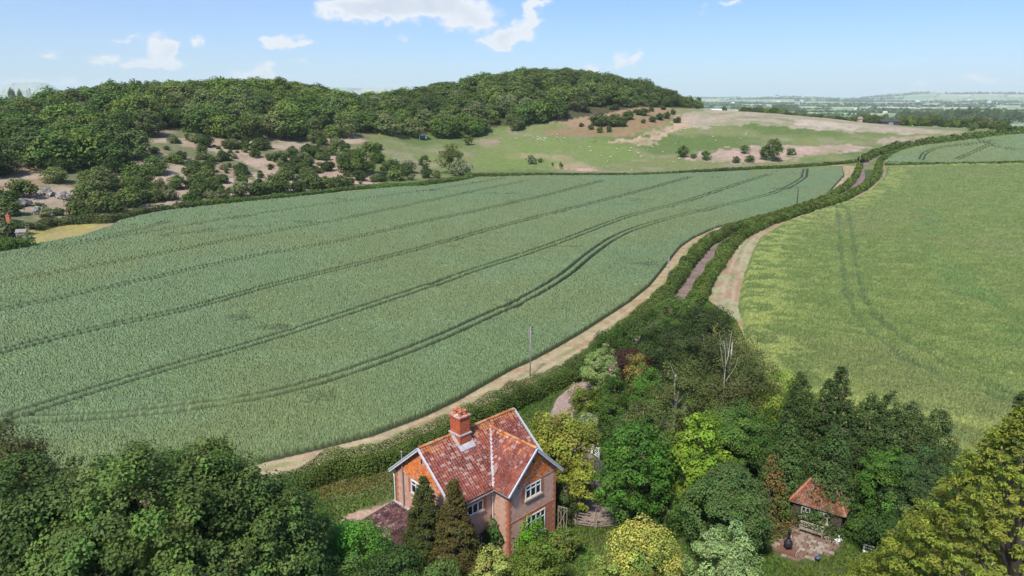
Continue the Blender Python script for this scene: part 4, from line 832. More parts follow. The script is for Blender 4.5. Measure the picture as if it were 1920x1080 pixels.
# ------------------------------------------------------------------ brick house
def brickmat(name, c1, c2, mortar, scale=1.0, bw=.22, rh=.075, bump=.004, var=.25):
    m = bpy.data.materials.new(name); m.use_nodes = True; nt = m.node_tree; N = nt.nodes; L = nt.links; b = N['Principled BSDF']; b.inputs['Roughness'].default_value = .9; b.inputs['Specular IOR Level'].default_value = .15
    tc = N.new('ShaderNodeTexCoord'); sp = N.new('ShaderNodeSeparateXYZ'); L.new(tc.outputs['Object'], sp.inputs[0]); ad = N.new('ShaderNodeMath'); ad.operation = 'ADD'; L.new(sp.outputs[0], ad.inputs[0]); L.new(sp.outputs[1], ad.inputs[1])
    cb = N.new('ShaderNodeCombineXYZ'); L.new(ad.outputs[0], cb.inputs[0]); L.new(sp.outputs[2], cb.inputs[1])
    br = N.new('ShaderNodeTexBrick'); L.new(cb.outputs[0], br.inputs['Vector']); br.inputs['Color1'].default_value = (*c1, 1); br.inputs['Color2'].default_value = (*c2, 1); br.inputs['Mortar'].default_value = (*mortar, 1)
    br.inputs['Scale'].default_value = scale; br.inputs['Brick Width'].default_value = bw; br.inputs['Row Height'].default_value = rh; br.inputs['Mortar Size'].default_value = .008
    no = N.new('ShaderNodeTexNoise'); no.inputs['Scale'].default_value = 2.2; no.inputs['Detail'].default_value = 7; no.inputs['Roughness'].default_value = .75; L.new(tc.outputs['Object'], no.inputs['Vector'])
    mr = N.new('ShaderNodeMapRange'); L.new(no.outputs['Fac'], mr.inputs[0]); mr.inputs[1].default_value = .3; mr.inputs[2].default_value = .7; mr.inputs[3].default_value = 1 - var; mr.inputs[4].default_value = 1 + var
    sc = N.new('ShaderNodeVectorMath'); sc.operation = 'SCALE'; L.new(br.outputs['Color'], sc.inputs[0]); L.new(mr.outputs[0], sc.inputs['Scale']); L.new(sc.outputs[0], b.inputs['Base Color'])
    bp = N.new('ShaderNodeBump'); bp.inputs['Distance'].default_value = bump; L.new(br.outputs['Fac'], bp.inputs['Height']); bp.invert = True; L.new(bp.outputs[0], b.inputs['Normal']); return m
M['wall'] = brickmat('weathered_brownish_brick', (.66, .385, .275), (.54, .31, .22), (.64, .45, .36))
M['quoin'] = brickmat('orange_brick', (.54, .17, .08), (.42, .12, .06), (.46, .28, .20))
M['chimney'] = brickmat('red_chimney_brick', (.60, .13, .05), (.44, .085, .035), (.36, .16, .10), var=.25)
M['tile'] = mat('clay_roof_tile', (1, 1, 1), .85, .32, 5, .01, 30, attr='tint', spec=.12)
def add_lichen(m):
    nt = m.node_tree; N = nt.nodes; L = nt.links; b = N['Principled BSDF']; src = b.inputs['Base Color'].links[0].from_socket; tc = N.new('ShaderNodeTexCoord')
    def noise(sc, lo, hi, d=4):
        n = N.new('ShaderNodeTexNoise'); n.inputs['Scale'].default_value = sc; n.inputs['Detail'].default_value = d; n.inputs['Roughness'].default_value = .7; L.new(tc.outputs['Object'], n.inputs['Vector'])
        r = N.new('ShaderNodeMapRange'); L.new(n.outputs['Fac'], r.inputs[0]); r.inputs[1].default_value = lo; r.inputs[2].default_value = hi; return r.outputs[0]
    for sc, lo, hi, big, col in ((11, .53, .62, (1.1, .42, .6), (.46, .37, .33)), (5, .60, .70, (1.3, .45, .6), (.10, .045, .035)), (7, .58, .68, (.7, .5, .65), (.50, .22, .07))):
        m1 = N.new('ShaderNodeMath'); m1.operation = 'MULTIPLY'; L.new(noise(sc, lo, hi, 6), m1.inputs[0]); L.new(noise(*big), m1.inputs[1])
        mx = N.new('ShaderNodeMix'); mx.data_type = 'RGBA'; L.new(m1.outputs[0], mx.inputs['Factor']); L.new(src, mx.inputs['A']); mx.inputs['B'].default_value = (*col, 1); src = mx.outputs['Result']
    L.new(src, b.inputs['Base Color'])
add_lichen(M['tile'])
M['white'] = mat('white_paint', (.78, .78, .76), .5, .06, 6)
M['bluewhite'] = mat('weathered_white_board', (.60, .62, .66), .6, .15, 5)
M['lead'] = mat('pale_flashing', (.46, .45, .45), .6, .35, 4)
M['stone'] = mat('sandy_stone', (.50, .38, .27), .9, .2, 6)
M['pot'] = mat('clay_pot', (.55, .17, .08), .8, .25, 8)
M['black'] = mat('black_iron', (.03, .03, .032), .5, .3, 8)
M['pipe'] = mat('grey_pipe', (.30, .27, .25), .6, .2, 5)
gl = bpy.data.materials.new('window_glass'); gl.use_nodes = True; b_ = gl.node_tree.nodes['Principled BSDF']; b_.inputs['Base Color'].default_value = (.018, .02, .024, 1); b_.inputs['Roughness'].default_value = .06; b_.inputs['Specular IOR Level'].default_value = .7; M['glass'] = gl
def tiles(name, O, U, D, nu, nv, clip, parent, colf, tw=.235, th=.27, res=5, thick=.06):
    """a slope of real clay tiles: waved across, stepped at every course"""
    O, U, D = [np.array(a, float) for a in (O, U, D)]; N = np.cross(U, D); N = N / np.linalg.norm(N); N = N * np.sign(N[2])
    cu = int(nu / tw); cv = int(nv / th); V = []; Fq = []; T = []
    for j in range(cv):
        for i in range(cu):
            uc, vc = (i + .5) * tw, (j + .5) * th
            if not clip(uc, vc): continue
            col = colf(uc, vc, i, j); base = len(V); tilt = random.uniform(-.006, .01); dx = random.uniform(-.008, .008)
            for jj, (vv, lift) in enumerate(((j * th - .02, .0), ((j + 1) * th + .015, .032 + tilt), ((j + 1) * th + .015, -.01))):
                for ii in range(res + 1):
                    f = ii / res; hgt = .034 * math.sin(f * 2 * math.pi) * (1 if jj < 2 else .6) + .02
                    V.append(O + U * ((i + f) * tw + dx) + D * (vv) + N * (hgt + lift + .02))
            for jj in range(2):
                for ii in range(res):
                    a = base + jj * (res + 1) + ii; Fq.append((a, a + res + 1, a + res + 2, a + 1)); T.append(col)
    me = mesh_np(name, np.array(V), np.array(Fq), [M['tile']], np.array(T)); o = link(bpy.data.objects.new(name, me)); o.parent = parent; return o
def roofcol(seed, ridge_orange=1.0, white=None, moss=0.0):
    def f(u, v, i, j):
        n = float(vnoise(u, v, 1.3, seed)); n2 = float(vnoise(u, v, .45, seed + 1)); r = random.random()
        c = np.array((.235, .068, .05)) * (.72 + .5 * r) * (.7 + .6 * n)
        if n2 < .3 and r > .6: c = c * .65
        o = max(0, 1 - v / (.7 + n * .8)) * ridge_orange * .9
        if random.random() < o: c = c * .3 + np.array((.42, .165, .055)) * (.6 + .5 * r)
        elif n2 > .62 and random.random() < .5: c = c * .7 + np.array((.40, .14, .06)) * .3
        w = white(u, v) if white else 0
        if random.random() < w * .55 + .02: c = c * .5 + np.array((.50, .38, .33)) * .55
        if random.random() < moss: c = c * .5 + np.array((.10, .12, .05)) * .5
        return c
    return f
def window(parent, name, mk, w, h, cols, transom=None, label=None):
    """mk(u, v, d): point across, up, outward in the wall's own frame"""
    o = empty(name, (0, 0, 0)); o.parent = parent
    if label: o['label'] = label
    def bx(mb, u0, u1, v0, v1, d0, d1):
        v = [mk(u, vv, d) for d in (d0, d1) for vv in (v0, v1) for u in (u0, u1)]
        mb.add(v, [(0, 2, 3, 1), (4, 5, 7, 6), (0, 1, 5, 4), (2, 6, 7, 3), (0, 4, 6, 2), (1, 3, 7, 5)])
    fr = MB(); t = .085
    bx(fr, 0, t, 0, h, -.05, .07); bx(fr, w - t, w, 0, h, -.05, .07); bx(fr, t, w - t, 0, t, -.05, .07); bx(fr, t, w - t, h - t, h, -.05, .07)
    for k in range(1, cols): bx(fr, w * k / cols - .05, w * k / cols + .05, t, h - t, -.04, .06)
    if transom: 
        for k in range(cols): bx(fr, max(t, w * k / cols + .05), min(w - t, w * (k + 1) / cols - .05), h * transom - .04, h * transom + .04, -.03, .055)
    fr.build('frame', M['white'], o)
    for k in range(cols):
        p = MB(); a, b = w * k / cols + (.05 if k else t), w * (k + 1) / cols - (.05 if k < cols - 1 else t)
        bx(p, a, b, t, h - t, .0, .015); p.build('pane', M['glass'], o)
    sl = MB(); bx(sl, -.12, w + .12, -.14, -.003, -.02, .16); sl.build('sill', M['stone'], o); return o
def build_house():
    H = empty('brick_house', (-7.36, 50.8, 0), .773); tag(H, 'brick house with red tiled cross gabled roof and tall orange chimney', 'house')
    L, W, he, hr, c, pf, hc, w2, hec = 10.5, 4.14, 5.83, 9.32, 7.25, 5.96, 8.9, 3.05, 5.93
    k1 = (hr - he) / W; k2 = (hc - hec) / w2; t0 = W * (hr - hc) / (hr - he)
    s0, s1, tw_, tc_ = .35, L - .35, 3.75, 5.55
    P = lambda s, t, z: (s, -t, z)
    mb = MB(); zt = hr - k1 * tw_ - .1                                       # under the tiles at the wall plane
    mb.prism([P(s0, -tw_, 0), P(s0, tw_, 0), P(s0, tw_, zt), P(s0, 0, hr - .12), P(s0, -tw_, zt)], (s1 - s0, 0, 0))
    cs0, cs1 = c - 2.75, c + 2.75; zc = hc - k2 * 2.75 - .1
    mb.prism([P(cs0, 3.5, -.01), P(cs1, 3.5, -.01), P(cs1, 3.5, zc), P(c, 3.5, hc - .12), P(cs0, 3.5, zc)], (0, -(tc_ - 3.5), 0))
    mb.build('wall', M['wall'], H)
    # orange quoins and dressings
    def quoin(s, t, ds, dt, z0, z1):
        z = z0; i = 0; q = MB()
        while z < z1 - .01:
            a = .34 if i % 2 else .22; q.box(min(s, s + ds * a) - .012, max(s, s + ds * a) + .012, -max(t, t + dt * (.56 - a)) - .012, -min(t, t + dt * (.56 - a)) + .012, z, min(z + .297, z1)); z += .3; i += 1
        q.build('quoin', M['quoin'], H)
    quoin(cs0, tc_, 1, -1, 0, 5.9); quoin(cs1, tc_, -1, -1, 0, 5.9); quoin(s0, -tw_, 1, 1, 0, 6.0); quoin(s0, tw_, 1, -1, 0, 6.0)
    for (a, b, z0, z1, t) in ((6.0, 8.5, 4.3, 5.75, tc_), (6.15, 9.0, .55, 3.0, tc_), (1.4, 3.7, 4.05, 5.3, tw_), (1.7, 3.5, .45, 2.2, tw_)):
        q = MB()
        for r in range(int((z1 - z0) / .15)):
            e = .07 * (r % 2); q.box(a - e, a + .32, -t - .014, -t + .1, z0 + r * .15, z0 + r * .15 + .15); q.box(b - .32, b + e, -t - .014, -t + .1, z0 + r * .15, z0 + r * .15 + .15)
        q.box(a + .32, b - .32, -t - .014, -t + .1, z1 - .24, z1); q.build('window_surround', M['quoin'], H)
    MB().box(9.08, cs1 - .34, -tc_ - .013, -tc_ + .1, 0, 2.9).build('brick_pier', M['quoin'], H)
    q = MB(); q.box(s0 - .013, s0 + .1, 1.75, 1.97, 4.5, 5.93); q.box(s0 - .013, s0 + .1, .02, .24, 4.5, 5.93); q.box(s0 - .013, s0 + .1, .24, 1.75, 4.5, 4.6); q.build('window_surround', M['quoin'], H)
    bd = MB(); bd.box(cs0, cs1, -tc_ - .03, -tc_ + .05, 3.02, 3.14); bd.build('string_course', M['quoin'], H)
    # hung tiles in the gables
    def hung(name, mk, half, z0, apex, k):
        V = []; Fq = []; T = []; z = z0; j = 0
        while z < apex - .1:
            hw = min(half, (apex - z) / k) ; n = int(2 * hw / .17); 
            for i in range(n):
                u = -hw + (i + (.5 if j % 2 else 0)) * .17
                if u + .17 > hw or (apex - (z + .15)) / k < abs(u + .085): continue
                b = len(V); r = random.random(); col = np.array((.70, .19, .045)) * (.7 + .5 * r)
                if r > .9: col = np.array((.55, .40, .28))
                if j < 3 and r > .5: col = col * .45 + np.array((.55, .38, .28)) * .5
                V += [mk(u, z + .17, .02), mk(u, z + .05, .05), mk(u + .085, z, .06), mk(u + .165, z + .05, .05), mk(u + .165, z + .17, .02)]; Fq += [(b, b + 1, b + 3, b + 4), (b + 1, b + 2, b + 3, b + 3)]; T += [col, col]
            z += .125; j += 1
        o = link(bpy.data.objects.new(name, mesh_np(name, np.array(V), np.array([f for f in Fq if len(set(f)) == 4]), [M['tile']], np.array([t for f, t in zip(Fq, T) if len(set(f)) == 4])))); o.parent = H
    hung('tile_hanging', lambda u, z, d: P(c + u, tc_ + d, z), 2.72, 5.78, hc - .15, k2)
    hung('tile_hanging', lambda u, z, d: P(s0 - d, u, z), 3.72, 5.98, hr - .15, k1)
    bk = MB(); bk.prism([P(c - 2.7, tc_ + .005, 5.8), P(c + 2.7, tc_ + .005, 5.8), P(c + 2.7, tc_ + .005, zc), P(c, tc_ + .005, hc - .15), P(c - 2.7, tc_ + .005, zc)], (0, -.02, 0)); bk.prism([P(s0 - .02, -3.7, 6.0), P(s0 - .02, 3.7, 6.0), P(s0 - .02, 3.7, zt), P(s0 - .02, 0, hr - .15), P(s0 - .02, -3.7, zt)], (.015, 0, 0)); bk.build('gable_backing', M['quoin'], H)
    # roofs
    d1 = np.array([0, -W, -(hr - he)]); l1 = np.linalg.norm(d1); d1b = np.array([0, W, -(hr - he)])
    wf = lambda u, v: max(0, .42 * math.exp(-((u - 3.2) / 1.8) ** 2 - ((v - 2.2) / 1.9) ** 2)) + .12 * (vnoise(u, v, .8, 4) > .6)
    cl = lambda u, v: not (v > l1 * t0 / W * 1.0 and abs(u - c) < w2 * (v - l1 * t0 / W) / (l1 - l1 * t0 / W) - .12)
    tiles('roof', (0, 0, hr), (1, 0, 0), d1 / l1, L, l1 + .1, cl, H, roofcol(3, 1.1, wf))
    tiles('roof', (0, 0, hr), (1, 0, 0), d1b / l1, L, l1 + .1, lambda u, v: True, H, roofcol(5, .8, None, .1))
    d2 = np.array([-w2, 0, -(hc - hec)]); l2 = np.linalg.norm(d2); tv = W - (hec - he) / k1
    wf2 = lambda u, v: .30 * (vnoise(u, v, .7, 9) > .5) * (u < 3.6)
    tiles('gable_roof', (c, -t0, hc), (0, -1, 0), d2 / l2, pf - t0, l2 + .1, lambda u, v: u > (tv - t0) * v / l2 - .15, H, roofcol(8, .6, wf2))
    tiles('gable_roof', (c, -t0, hc), (0, -1, 0), np.array([w2, 0, -(hc - hec)]) / l2, pf - t0, l2 + .1, lambda u, v: u > (tv - t0) * v / l2 - .15, H, roofcol(9, .6))
    rd = MB()                                                                # solid decks below the tiles
    rd.prism([P(.06, 0, hr - .0), P(.06, W, he), P(.06, W, he - .1), P(.06, 0, hr - .12), P(.06, -W, he - .1), P(.06, -W, he)], (L - .12, 0, 0))
    rd.prism([P(c, t0 - .3, hc), P(c + w2, t0 + .6, hec), P(c + w2, t0 + .6, hec - .08), P(c, t0 - .3, hc - .1), P(c - w2, t0 + .6, hec - .08), P(c - w2, t0 + .6, hec)], (0, 0, 0)) if 0 else None
    for sg in (-1, 1):
        rd.add([P(c, t0, hc), P(c, pf - .06, hc), P(c + sg * w2, pf - .06, hec), P(c + sg * w2, tv, hec), P(c, t0, hc - .1), P(c, pf - .06, hc - .1), P(c + sg * w2, pf - .06, hec - .09), P(c + sg * w2, tv, hec - .09)], [(0, 1, 2, 3), (7, 6, 5, 4), (0, 4, 5, 1), (1, 5, 6, 2), (2, 6, 7, 3)])
    rd.build('roof_deck', M['bark'], H)
    # ridge tiles
    def ridge(a, b, name='ridge_tiles'):
        a, b = np.array(a, float), np.array(b, float); n = int(np.linalg.norm(b - a) / .33); V = []; Fq = []; T = []; u = (b - a) / np.linalg.norm(b - a); w = np.cross(u, (0, 0, 1))
        for i in range(n):
            p = a + (b - a) * i / n; e = a + (b - a) * (i + 1.04) / n; bs = len(V); K = 6; lift = .015 * (i % 2)
            for pt in (p, e):
                for kk in range(K):
                    an = math.pi * kk / (K - 1); V.append(pt + w * math.cos(an) * .15 + np.array([0, 0, math.sin(an) * .11 + .02 + lift]))
            col = np.array(random.choice([(.62, .25, .07), (.55, .20, .07), (.45, .13, .06), (.50, .30, .15)])) * random.uniform(.75, 1.1)
            for kk in range(K - 1): Fq.append((bs + kk, bs + kk + 1, bs + K + kk + 1, bs + K + kk)); T.append(col)
        o = link(bpy.data.objects.new(name, mesh_np(name, np.array(V), np.array(Fq), [M['tile']], np.array(T)))); o.parent = H
    ridge(P(0, 0, hr + .02), P(L, 0, hr + .02)); ridge(P(c, t0 + .1, hc + .02), P(c, pf, hc + .02))
    fl = MB()
    for sg in (-1, 1):
        a = np.array(P(c, t0, hc + .10)); b = np.array(P(c + sg * w2, tv + .1, hec + .10))
        n = 14
        for i in range(n): 
            p, e = a + (b - a) * i / n, a + (b - a) * (i + .97) / n; fl.bar(p + np.array([0, 0, random.uniform(0, .02)]), e, random.uniform(.16, .26), .03)
    fl.build('valley_flashing', M['lead'], H)
    # bargeboards, fascia, gutters, downpipes
    def barge(a, b, out, name='bargeboard'):
        m = MB(); a, b = np.array(a, float), np.array(b, float); m.bar(a, b, .05, .26, up=(0, 0, 1)); m.bar(a + np.array(out) * .05 + np.array([0, 0, .1]), b + np.array(out) * .05 + np.array([0, 0, .1]), .06, .07); m.build(name, M['bluewhite'], H)
    for sg in (-1, 1):
        barge(P(-.03, 0, hr - .05), P(-.03, sg * (W + .05), he - .09), (-1, 0, 0)); barge(P(L + .03, 0, hr - .05), P(L + .03, sg * (W + .05), he - .09), (1, 0, 0)); barge(P(c, pf + .03, hc - .05), P(c + sg * (w2 + .1), pf + .03, hec - .14), (0, -1, 0))
    for (a, b) in (((-.02, W + .07), (c - w2 + .0, W + .07)), ((-.02, -W - .07), (L, -W - .07))):
        g = MB(); g.bar(P(a[0], a[1], he - .14), P(b[0], b[1], he - .14), .09, .06); g.build('gutter', M['pipe'], H)
    for sg in (-1, 1):
        g = MB(); g.bar(P(c + sg * (w2 + .05), tv, hec - .16), P(c + sg * (w2 + .05), pf, hec - .16), .09, .06); g.build('gutter', M['pipe'], H)
    d = MB(); d.tube([P(4.32, 3.95, 5.75), P(4.36, 3.86, 5.4), P(4.36, 3.86, 0)], .045); d.build('downpipe', M['white'], H)
    d = MB(); d.tube([P(.28, -4.15, 5.7), P(.26, -3.86, 5.3), P(.26, -3.86, 2.6)], .05); d.build('downpipe', M['white'], H)
    d = MB(); d.tube([P(.22, -2.6, 1.5), P(.22, -2.6, 7.9)], .06); d.lathe(P(.22, -2.6, 7.9), [(.09, 0), (.09, .12), (.04, .16)], 8); d.build('soil_pipe', M['pipe'], H)
    for (s, t, z) in ((c, tc_ + .07, 7.75),):
        v = MB(); v.box(s - .06, s + .06, -t - .01, -t, z - .25, z + .25); v.build('vent_slit', M['black'], H)
    v = MB(); v.box(s0 - .09, s0 - .06, -.06, .06, 7.9, 8.3); v.build('vent_slit', M['black'], H)
    # chimney
    ch = MB(); ch.box(3.5, 4.65, -.95, .4, 7.9, 9.42); ch.box(3.56, 4.59, -.89, .34, 9.53, 10.83); ch.box(3.5, 4.65, -.95, .4, 10.83, 10.97); cho = ch.build('chimney', M['chimney'], H)
    cp = MB(); cp.box(3.44, 4.71, -1.01, .46, 9.42, 9.53); cp.build('stone_band', M['lead'], cho)
    cp = MB(); cp.box(3.46, 4.69, -.99, .44, 10.97, 11.07); cp.build('chimney_cap', mat('lichened_cap', (.50, .22, .16), .9, .5, 6, hue2=(.6, .52, .46)), cho)
    for (a, b) in ((3.8, -.62), (4.3, -.62), (3.85, .05), (4.3, .08), (4.05, -.3)):
        p = MB(); p.lathe((a, b, 11.07), [(.17, 0), (.15, .06), (.13, .3), (.17, .34), (.17, .4), (.12, .405), (.11, .25)], 12); p.build('chimney_pot', M['pot'], cho, True)
    fs = MB(); za = lambda t: hr - k1 * abs(t) + .16
    fs.add([P(3.3, 1.35, za(1.35)), P(4.85, 1.35, za(1.35)), P(4.85, .5, za(.5)), P(3.3, .5, za(.5)), P(3.3, 1.35, za(1.35) - .05), P(4.85, 1.35, za(1.35) - .05), P(4.85, .5, za(.5) - .05), P(3.3, .5, za(.5) - .05)], [(0, 1, 2, 3), (4, 5, 1, 0), (5, 6, 2, 1), (7, 4, 0, 3)])
    fs.add([P(3.22, .9, za(.9) + .01), P(3.5, .9, za(.9) + .01), P(3.5, 0, za(0) + .01), P(3.22, 0, za(0) + .01)], [(0, 1, 2, 3)]); fs.add([P(4.65, .9, za(.9) + .01), P(4.95, .9, za(.9) + .01), P(4.95, 0, za(0) + .01), P(4.65, 0, za(0) + .01)], [(0, 1, 2, 3)])
    fs.build('chimney_flashing', M['lead'], cho)
    window(H, 'window', lambda u, v, d_: P(6.35 + u, tc_ + d_, 4.5 + v), 1.8, 1.2, 3, .68)
    window(H, 'window', lambda u, v, d_: P(6.5 + u, tc_ + d_, .82 + v), 2.2, 2.0, 4, .68)
    window(H, 'window', lambda u, v, d_: P(1.72 + u, tw_ + d_, 4.2 + v), 1.65, .92, 3)
    window(H, 'window', lambda u, v, d_: P(2.05 + u, tw_ + d_, .7 + v), 1.15, 1.1, 2, .6)
    window(H, 'window', lambda u, v, d_: P(s0 - .02 - d_, -1.5 + u, 4.75 + v), 1.25, 1.15, 2, .68)
    # lean-to
    lt = MB(); lt.box(-2.95, s0, -1.2, 3.95, 0, 2.12); lt.build('lean_to_wall', M['wall'], H)
    tiles('lean_to_roof', (s0, 4.15, 2.75), (0, -1, 0), unit(np.array([-3.6, 0, -.45])), 5.5, 3.63, lambda u, v: True, H, lambda u, v, i, j: np.array((.105, .05, .052)) * (.5 + .9 * random.random()) + (random.random() > .94) * np.array((.16, .12, .11)), tw=.24, th=.3)
    f = MB(); f.prism([P(-3.25, -4.15, 2.26), P(s0, -4.15, 2.7), P(s0, 1.35, 2.7), P(-3.25, 1.35, 2.26)], (0, 0, -.09)); f.build('lean_to_deck', M['bark'], H)
    f = MB(); f.bar(P(-3.33, -4.2, 2.28), P(-3.33, 1.4, 2.28), .1, .1); f.build('gutter', M['pipe'], H)
    f = MB(); f.bar(P(s0 - .06, -4.15, 2.84), P(s0 - .06, -.2, 2.84), .1, .16); f.build('wall_flashing', M['lead'], H)
    f = MB(); f.tube([P(.0, .6, 1.8), P(0, .6, 3.5)], .03); f.build('vent_pipe', M['pipe'], H)
build_house()
# ------------------------------------------------------------------ summerhouse and garden things
M['boards'] = mat('dark_weatherboard', (.075, .055, .045), .8, .4, 3, .01, 20)
M['shedwhite'] = mat('weathered_cream_paint', (.50, .47, .42), .7, .2, 6)
M['oldwood'] = mat('weathered_grey_wood', (.30, .24, .19), .85, .35, 5)
M['ironwhite'] = mat('white_metal', (.80, .80, .80), .45, .08, 6)
def build_summerhouse():
    ang = math.atan2(-1.81, 2.68)
    p = np.array([27.6, 52.75]); S = empty('summerhouse', (p[0], p[1], 0), ang); tag(S, 'small dark boarded summerhouse with hipped orange tiled roof', 'summerhouse')
    Lx, D = 3.9, 2.7                                                          # local: x from -Lx to 0 along the front, y from 0 (front) back to D
    mb = MB()
    for k in range(14):
        z = .34 + k * .145
        mb.add([(-Lx, -.0, z), (0, 0, z), (0, -.02, z + .15), (-Lx, -.02, z + .15), (-Lx, -.045, z), (0, -.045, z)], [(4, 5, 2, 3), (0, 1, 5, 4)])
        mb.add([(0, 0, z), (0, D, z), (.02, D, z + .15), (.02, 0, z + .15), (.045, 0, z), (.045, D, z)], [(4, 5, 2, 3), (0, 1, 5, 4)])
    mb.box(-Lx, -.001, .001, D, .3, 2.36); mb.build('wall', M['boards'], S)
    f = MB(); f.box(-Lx - .05, .06, -.06, D + .05, .2, .3)
    for x in (-Lx + .2, -Lx / 2, -.15):
        for y in (.15, D - .15): f.box(x - .08, x + .08, y - .08, y + .08, -.05, .2)
    f.build('floor_frame', M['oldwood'], S)
    ov = .32; ze, zr = 2.22, 4.05; x0, x1, y0, y1 = -Lx - ov, ov, -ov, D + ov; rx0, rx1, ry = x0 + 1.35, x1 - 1.35, (y0 + y1) / 2
    dk = MB(); dk.add([(x0, y0, ze), (x1, y0, ze), (x1, y1, ze), (x0, y1, ze), (rx0, ry, zr), (rx1, ry, zr), ], [(0, 1, 5, 4), (1, 2, 5), (2, 3, 4, 5), (3, 0, 4), (3, 2, 1, 0)]); dk.build('roof_deck', M['oldwood'], S)
    col = lambda u, v, i, j: (np.array((.27, .10, .055)) * (.45 + .8 * random.random()) if random.random() > .16 else np.array((.16, .13, .06)))
    ls = math.hypot(ry - y0, zr - ze); tiles('roof', (x0, ry, zr), (1, 0, 0), (0, -(ry - y0) / ls, -(zr - ze) / ls), x1 - x0, ls, lambda u, v: 1.35 * (1 - v / ls) - .12 < u < (x1 - x0) - 1.35 * (1 - v / ls) + .05, S, col, tw=.2, th=.22)
    tiles('roof', (x0, ry, zr), (1, 0, 0), (0, (ry - y0) / ls, -(zr - ze) / ls), x1 - x0, ls, lambda u, v: 1.35 * (1 - v / ls) < u < (x1 - x0) - 1.35 * (1 - v / ls), S, col, tw=.2, th=.22)
    lh = math.hypot(1.35, zr - ze)
    tiles('hip_roof', (rx1, y0, zr), (0, 1, 0), (1.35 / lh, 0, -(zr - ze) / lh), y1 - y0, lh, lambda u, v: (ry - y0) * (1 - v / lh) < u < (y1 - y0) - (ry - y0) * (1 - v / lh), S, col, tw=.2, th=.22)
    tiles('hip_roof', (rx0, y0, zr), (0, 1, 0), (-1.35 / lh, 0, -(zr - ze) / lh), y1 - y0, lh, lambda u, v: (ry - y0) * (1 - v / lh) < u < (y1 - y0) - (ry - y0) * (1 - v / lh), S, col, tw=.2, th=.22)
    h = MB()
    for a, b in (((rx0, ry, zr), (rx1, ry, zr)), ((rx1, ry, zr), (x1, y0, ze)), ((rx1, ry, zr), (x1, y1, ze)), ((rx0, ry, zr), (x0, y0, ze)), ((rx0, ry, zr), (x0, y1, ze))):
        h.tube([np.array(a) + [0, 0, .07], np.array(b) + [0, 0, .07]], .085, 7)
    h.lathe((rx1, ry, zr), [(.1, .05), (.13, .18), (.05, .3), (.02, .4)], 8); h.build('hip_tiles', mat('orange_hip_tile', (.42, .19, .11), .9, .4, 5), S)
    for x in (-1.75, -3.2): window(S, 'window', lambda u, v, d_, x=x: (x + u, -.05 - d_, 1.02 + v), .72, .98, 2, .5)
    for o in S.children_recursive:
        if o.name.startswith('frame'): o.data.materials[0] = M['shedwhite']
build_summerhouse()
_ca = math.atan2(-1.81, 2.68); _u = np.array([math.cos(_ca), math.sin(_ca)]); _n = np.array([-_u[1], _u[0]])
def shp(x, y): p = np.array([27.6, 52.75]) + _u * x + _n * y; return (p[0], p[1], 0)
def garden_bench():
    B = empty('wooden_bench', shp(-2.1, -.75), _ca); tag(B, 'weathered wooden bench with lattice back against the dark summerhouse', 'bench')
    w = 1.9; s = MB()
    for k in range(4): s.box(-w / 2, w / 2, -.45 + k * .115, -.36 + k * .115, .43, .455)
    s.build('seat', M['oldwood'], B)
    b = MB(); b.box(-w / 2, w / 2, .06, .1, .88, .96); b.box(-w / 2, w / 2, .06, .1, .5, .55)
    for k in range(4):
        x = -w / 2 + .1 + k * (w - .2) / 4; x2 = x + (w - .2) / 4; b.bar((x, .08, .56), (x2, .08, .88), .035, .03); b.bar((x2, .075, .56), (x, .075, .88), .035, .03); b.box(x - .02, x + .02, .06, .1, .55, .88)
    b.build('backrest', mat('pale_bench_wood', (.48, .40, .33), .8, .25, 5), B)
    for x in (-w / 2 + .04, w / 2 - .04):
        for y in (-.42, .05): l = MB(); l.box(x - .035, x + .035, y - .035, y + .035, 0, .43 if y < 0 else .9); l.build('leg', M['oldwood'], B)
        a = MB(); a.box(x - .04, x + .04, -.45, .05, .64, .68); a.build('armrest', M['oldwood'], B)
garden_bench()
def white_bench():
    p = G(1640, 1048); B = empty('metal_bench', p, math.radians(-30)); tag(B, 'white painted metal bench on the lawn by the golden cypress', 'bench')
    w = 1.75; s = MB()
    for k in range(4): s.box(-w / 2, w / 2, -.42 + k * .11, -.34 + k * .11, .43, .45)
    s.build('seat', M['ironwhite'], B)
    b = MB(); b.box(-w / 2, w / 2, .05, .09, .82, .9); b.box(-w / 2, w / 2, .05, .08, .6, .64)
    b.box(-w / 2, -w / 2 + .05, .05, .09, .45, .82); b.box(w / 2 - .05, w / 2, .05, .09, .45, .82); b.build('backrest', M['ironwhite'], B)
    for sg in (-1, 1):
        x = sg * (w / 2 + .02); a = MB(); a.tube([(x, .06, .72), (x, -.2, .74), (x, -.44, .70), (x, -.5, .6), (x, -.44, .5)], .028, 8); a.build('armrest', M['ironwhite'], B)
        for y in (-.42, .06): l = MB(); l.tube([(x, y, .5), (x, y * 1.0, .25), (x, y - .05 * (1 if y < 0 else -1), 0)], .028, 8); l.build('leg', M['ironwhite'], B)
white_bench()
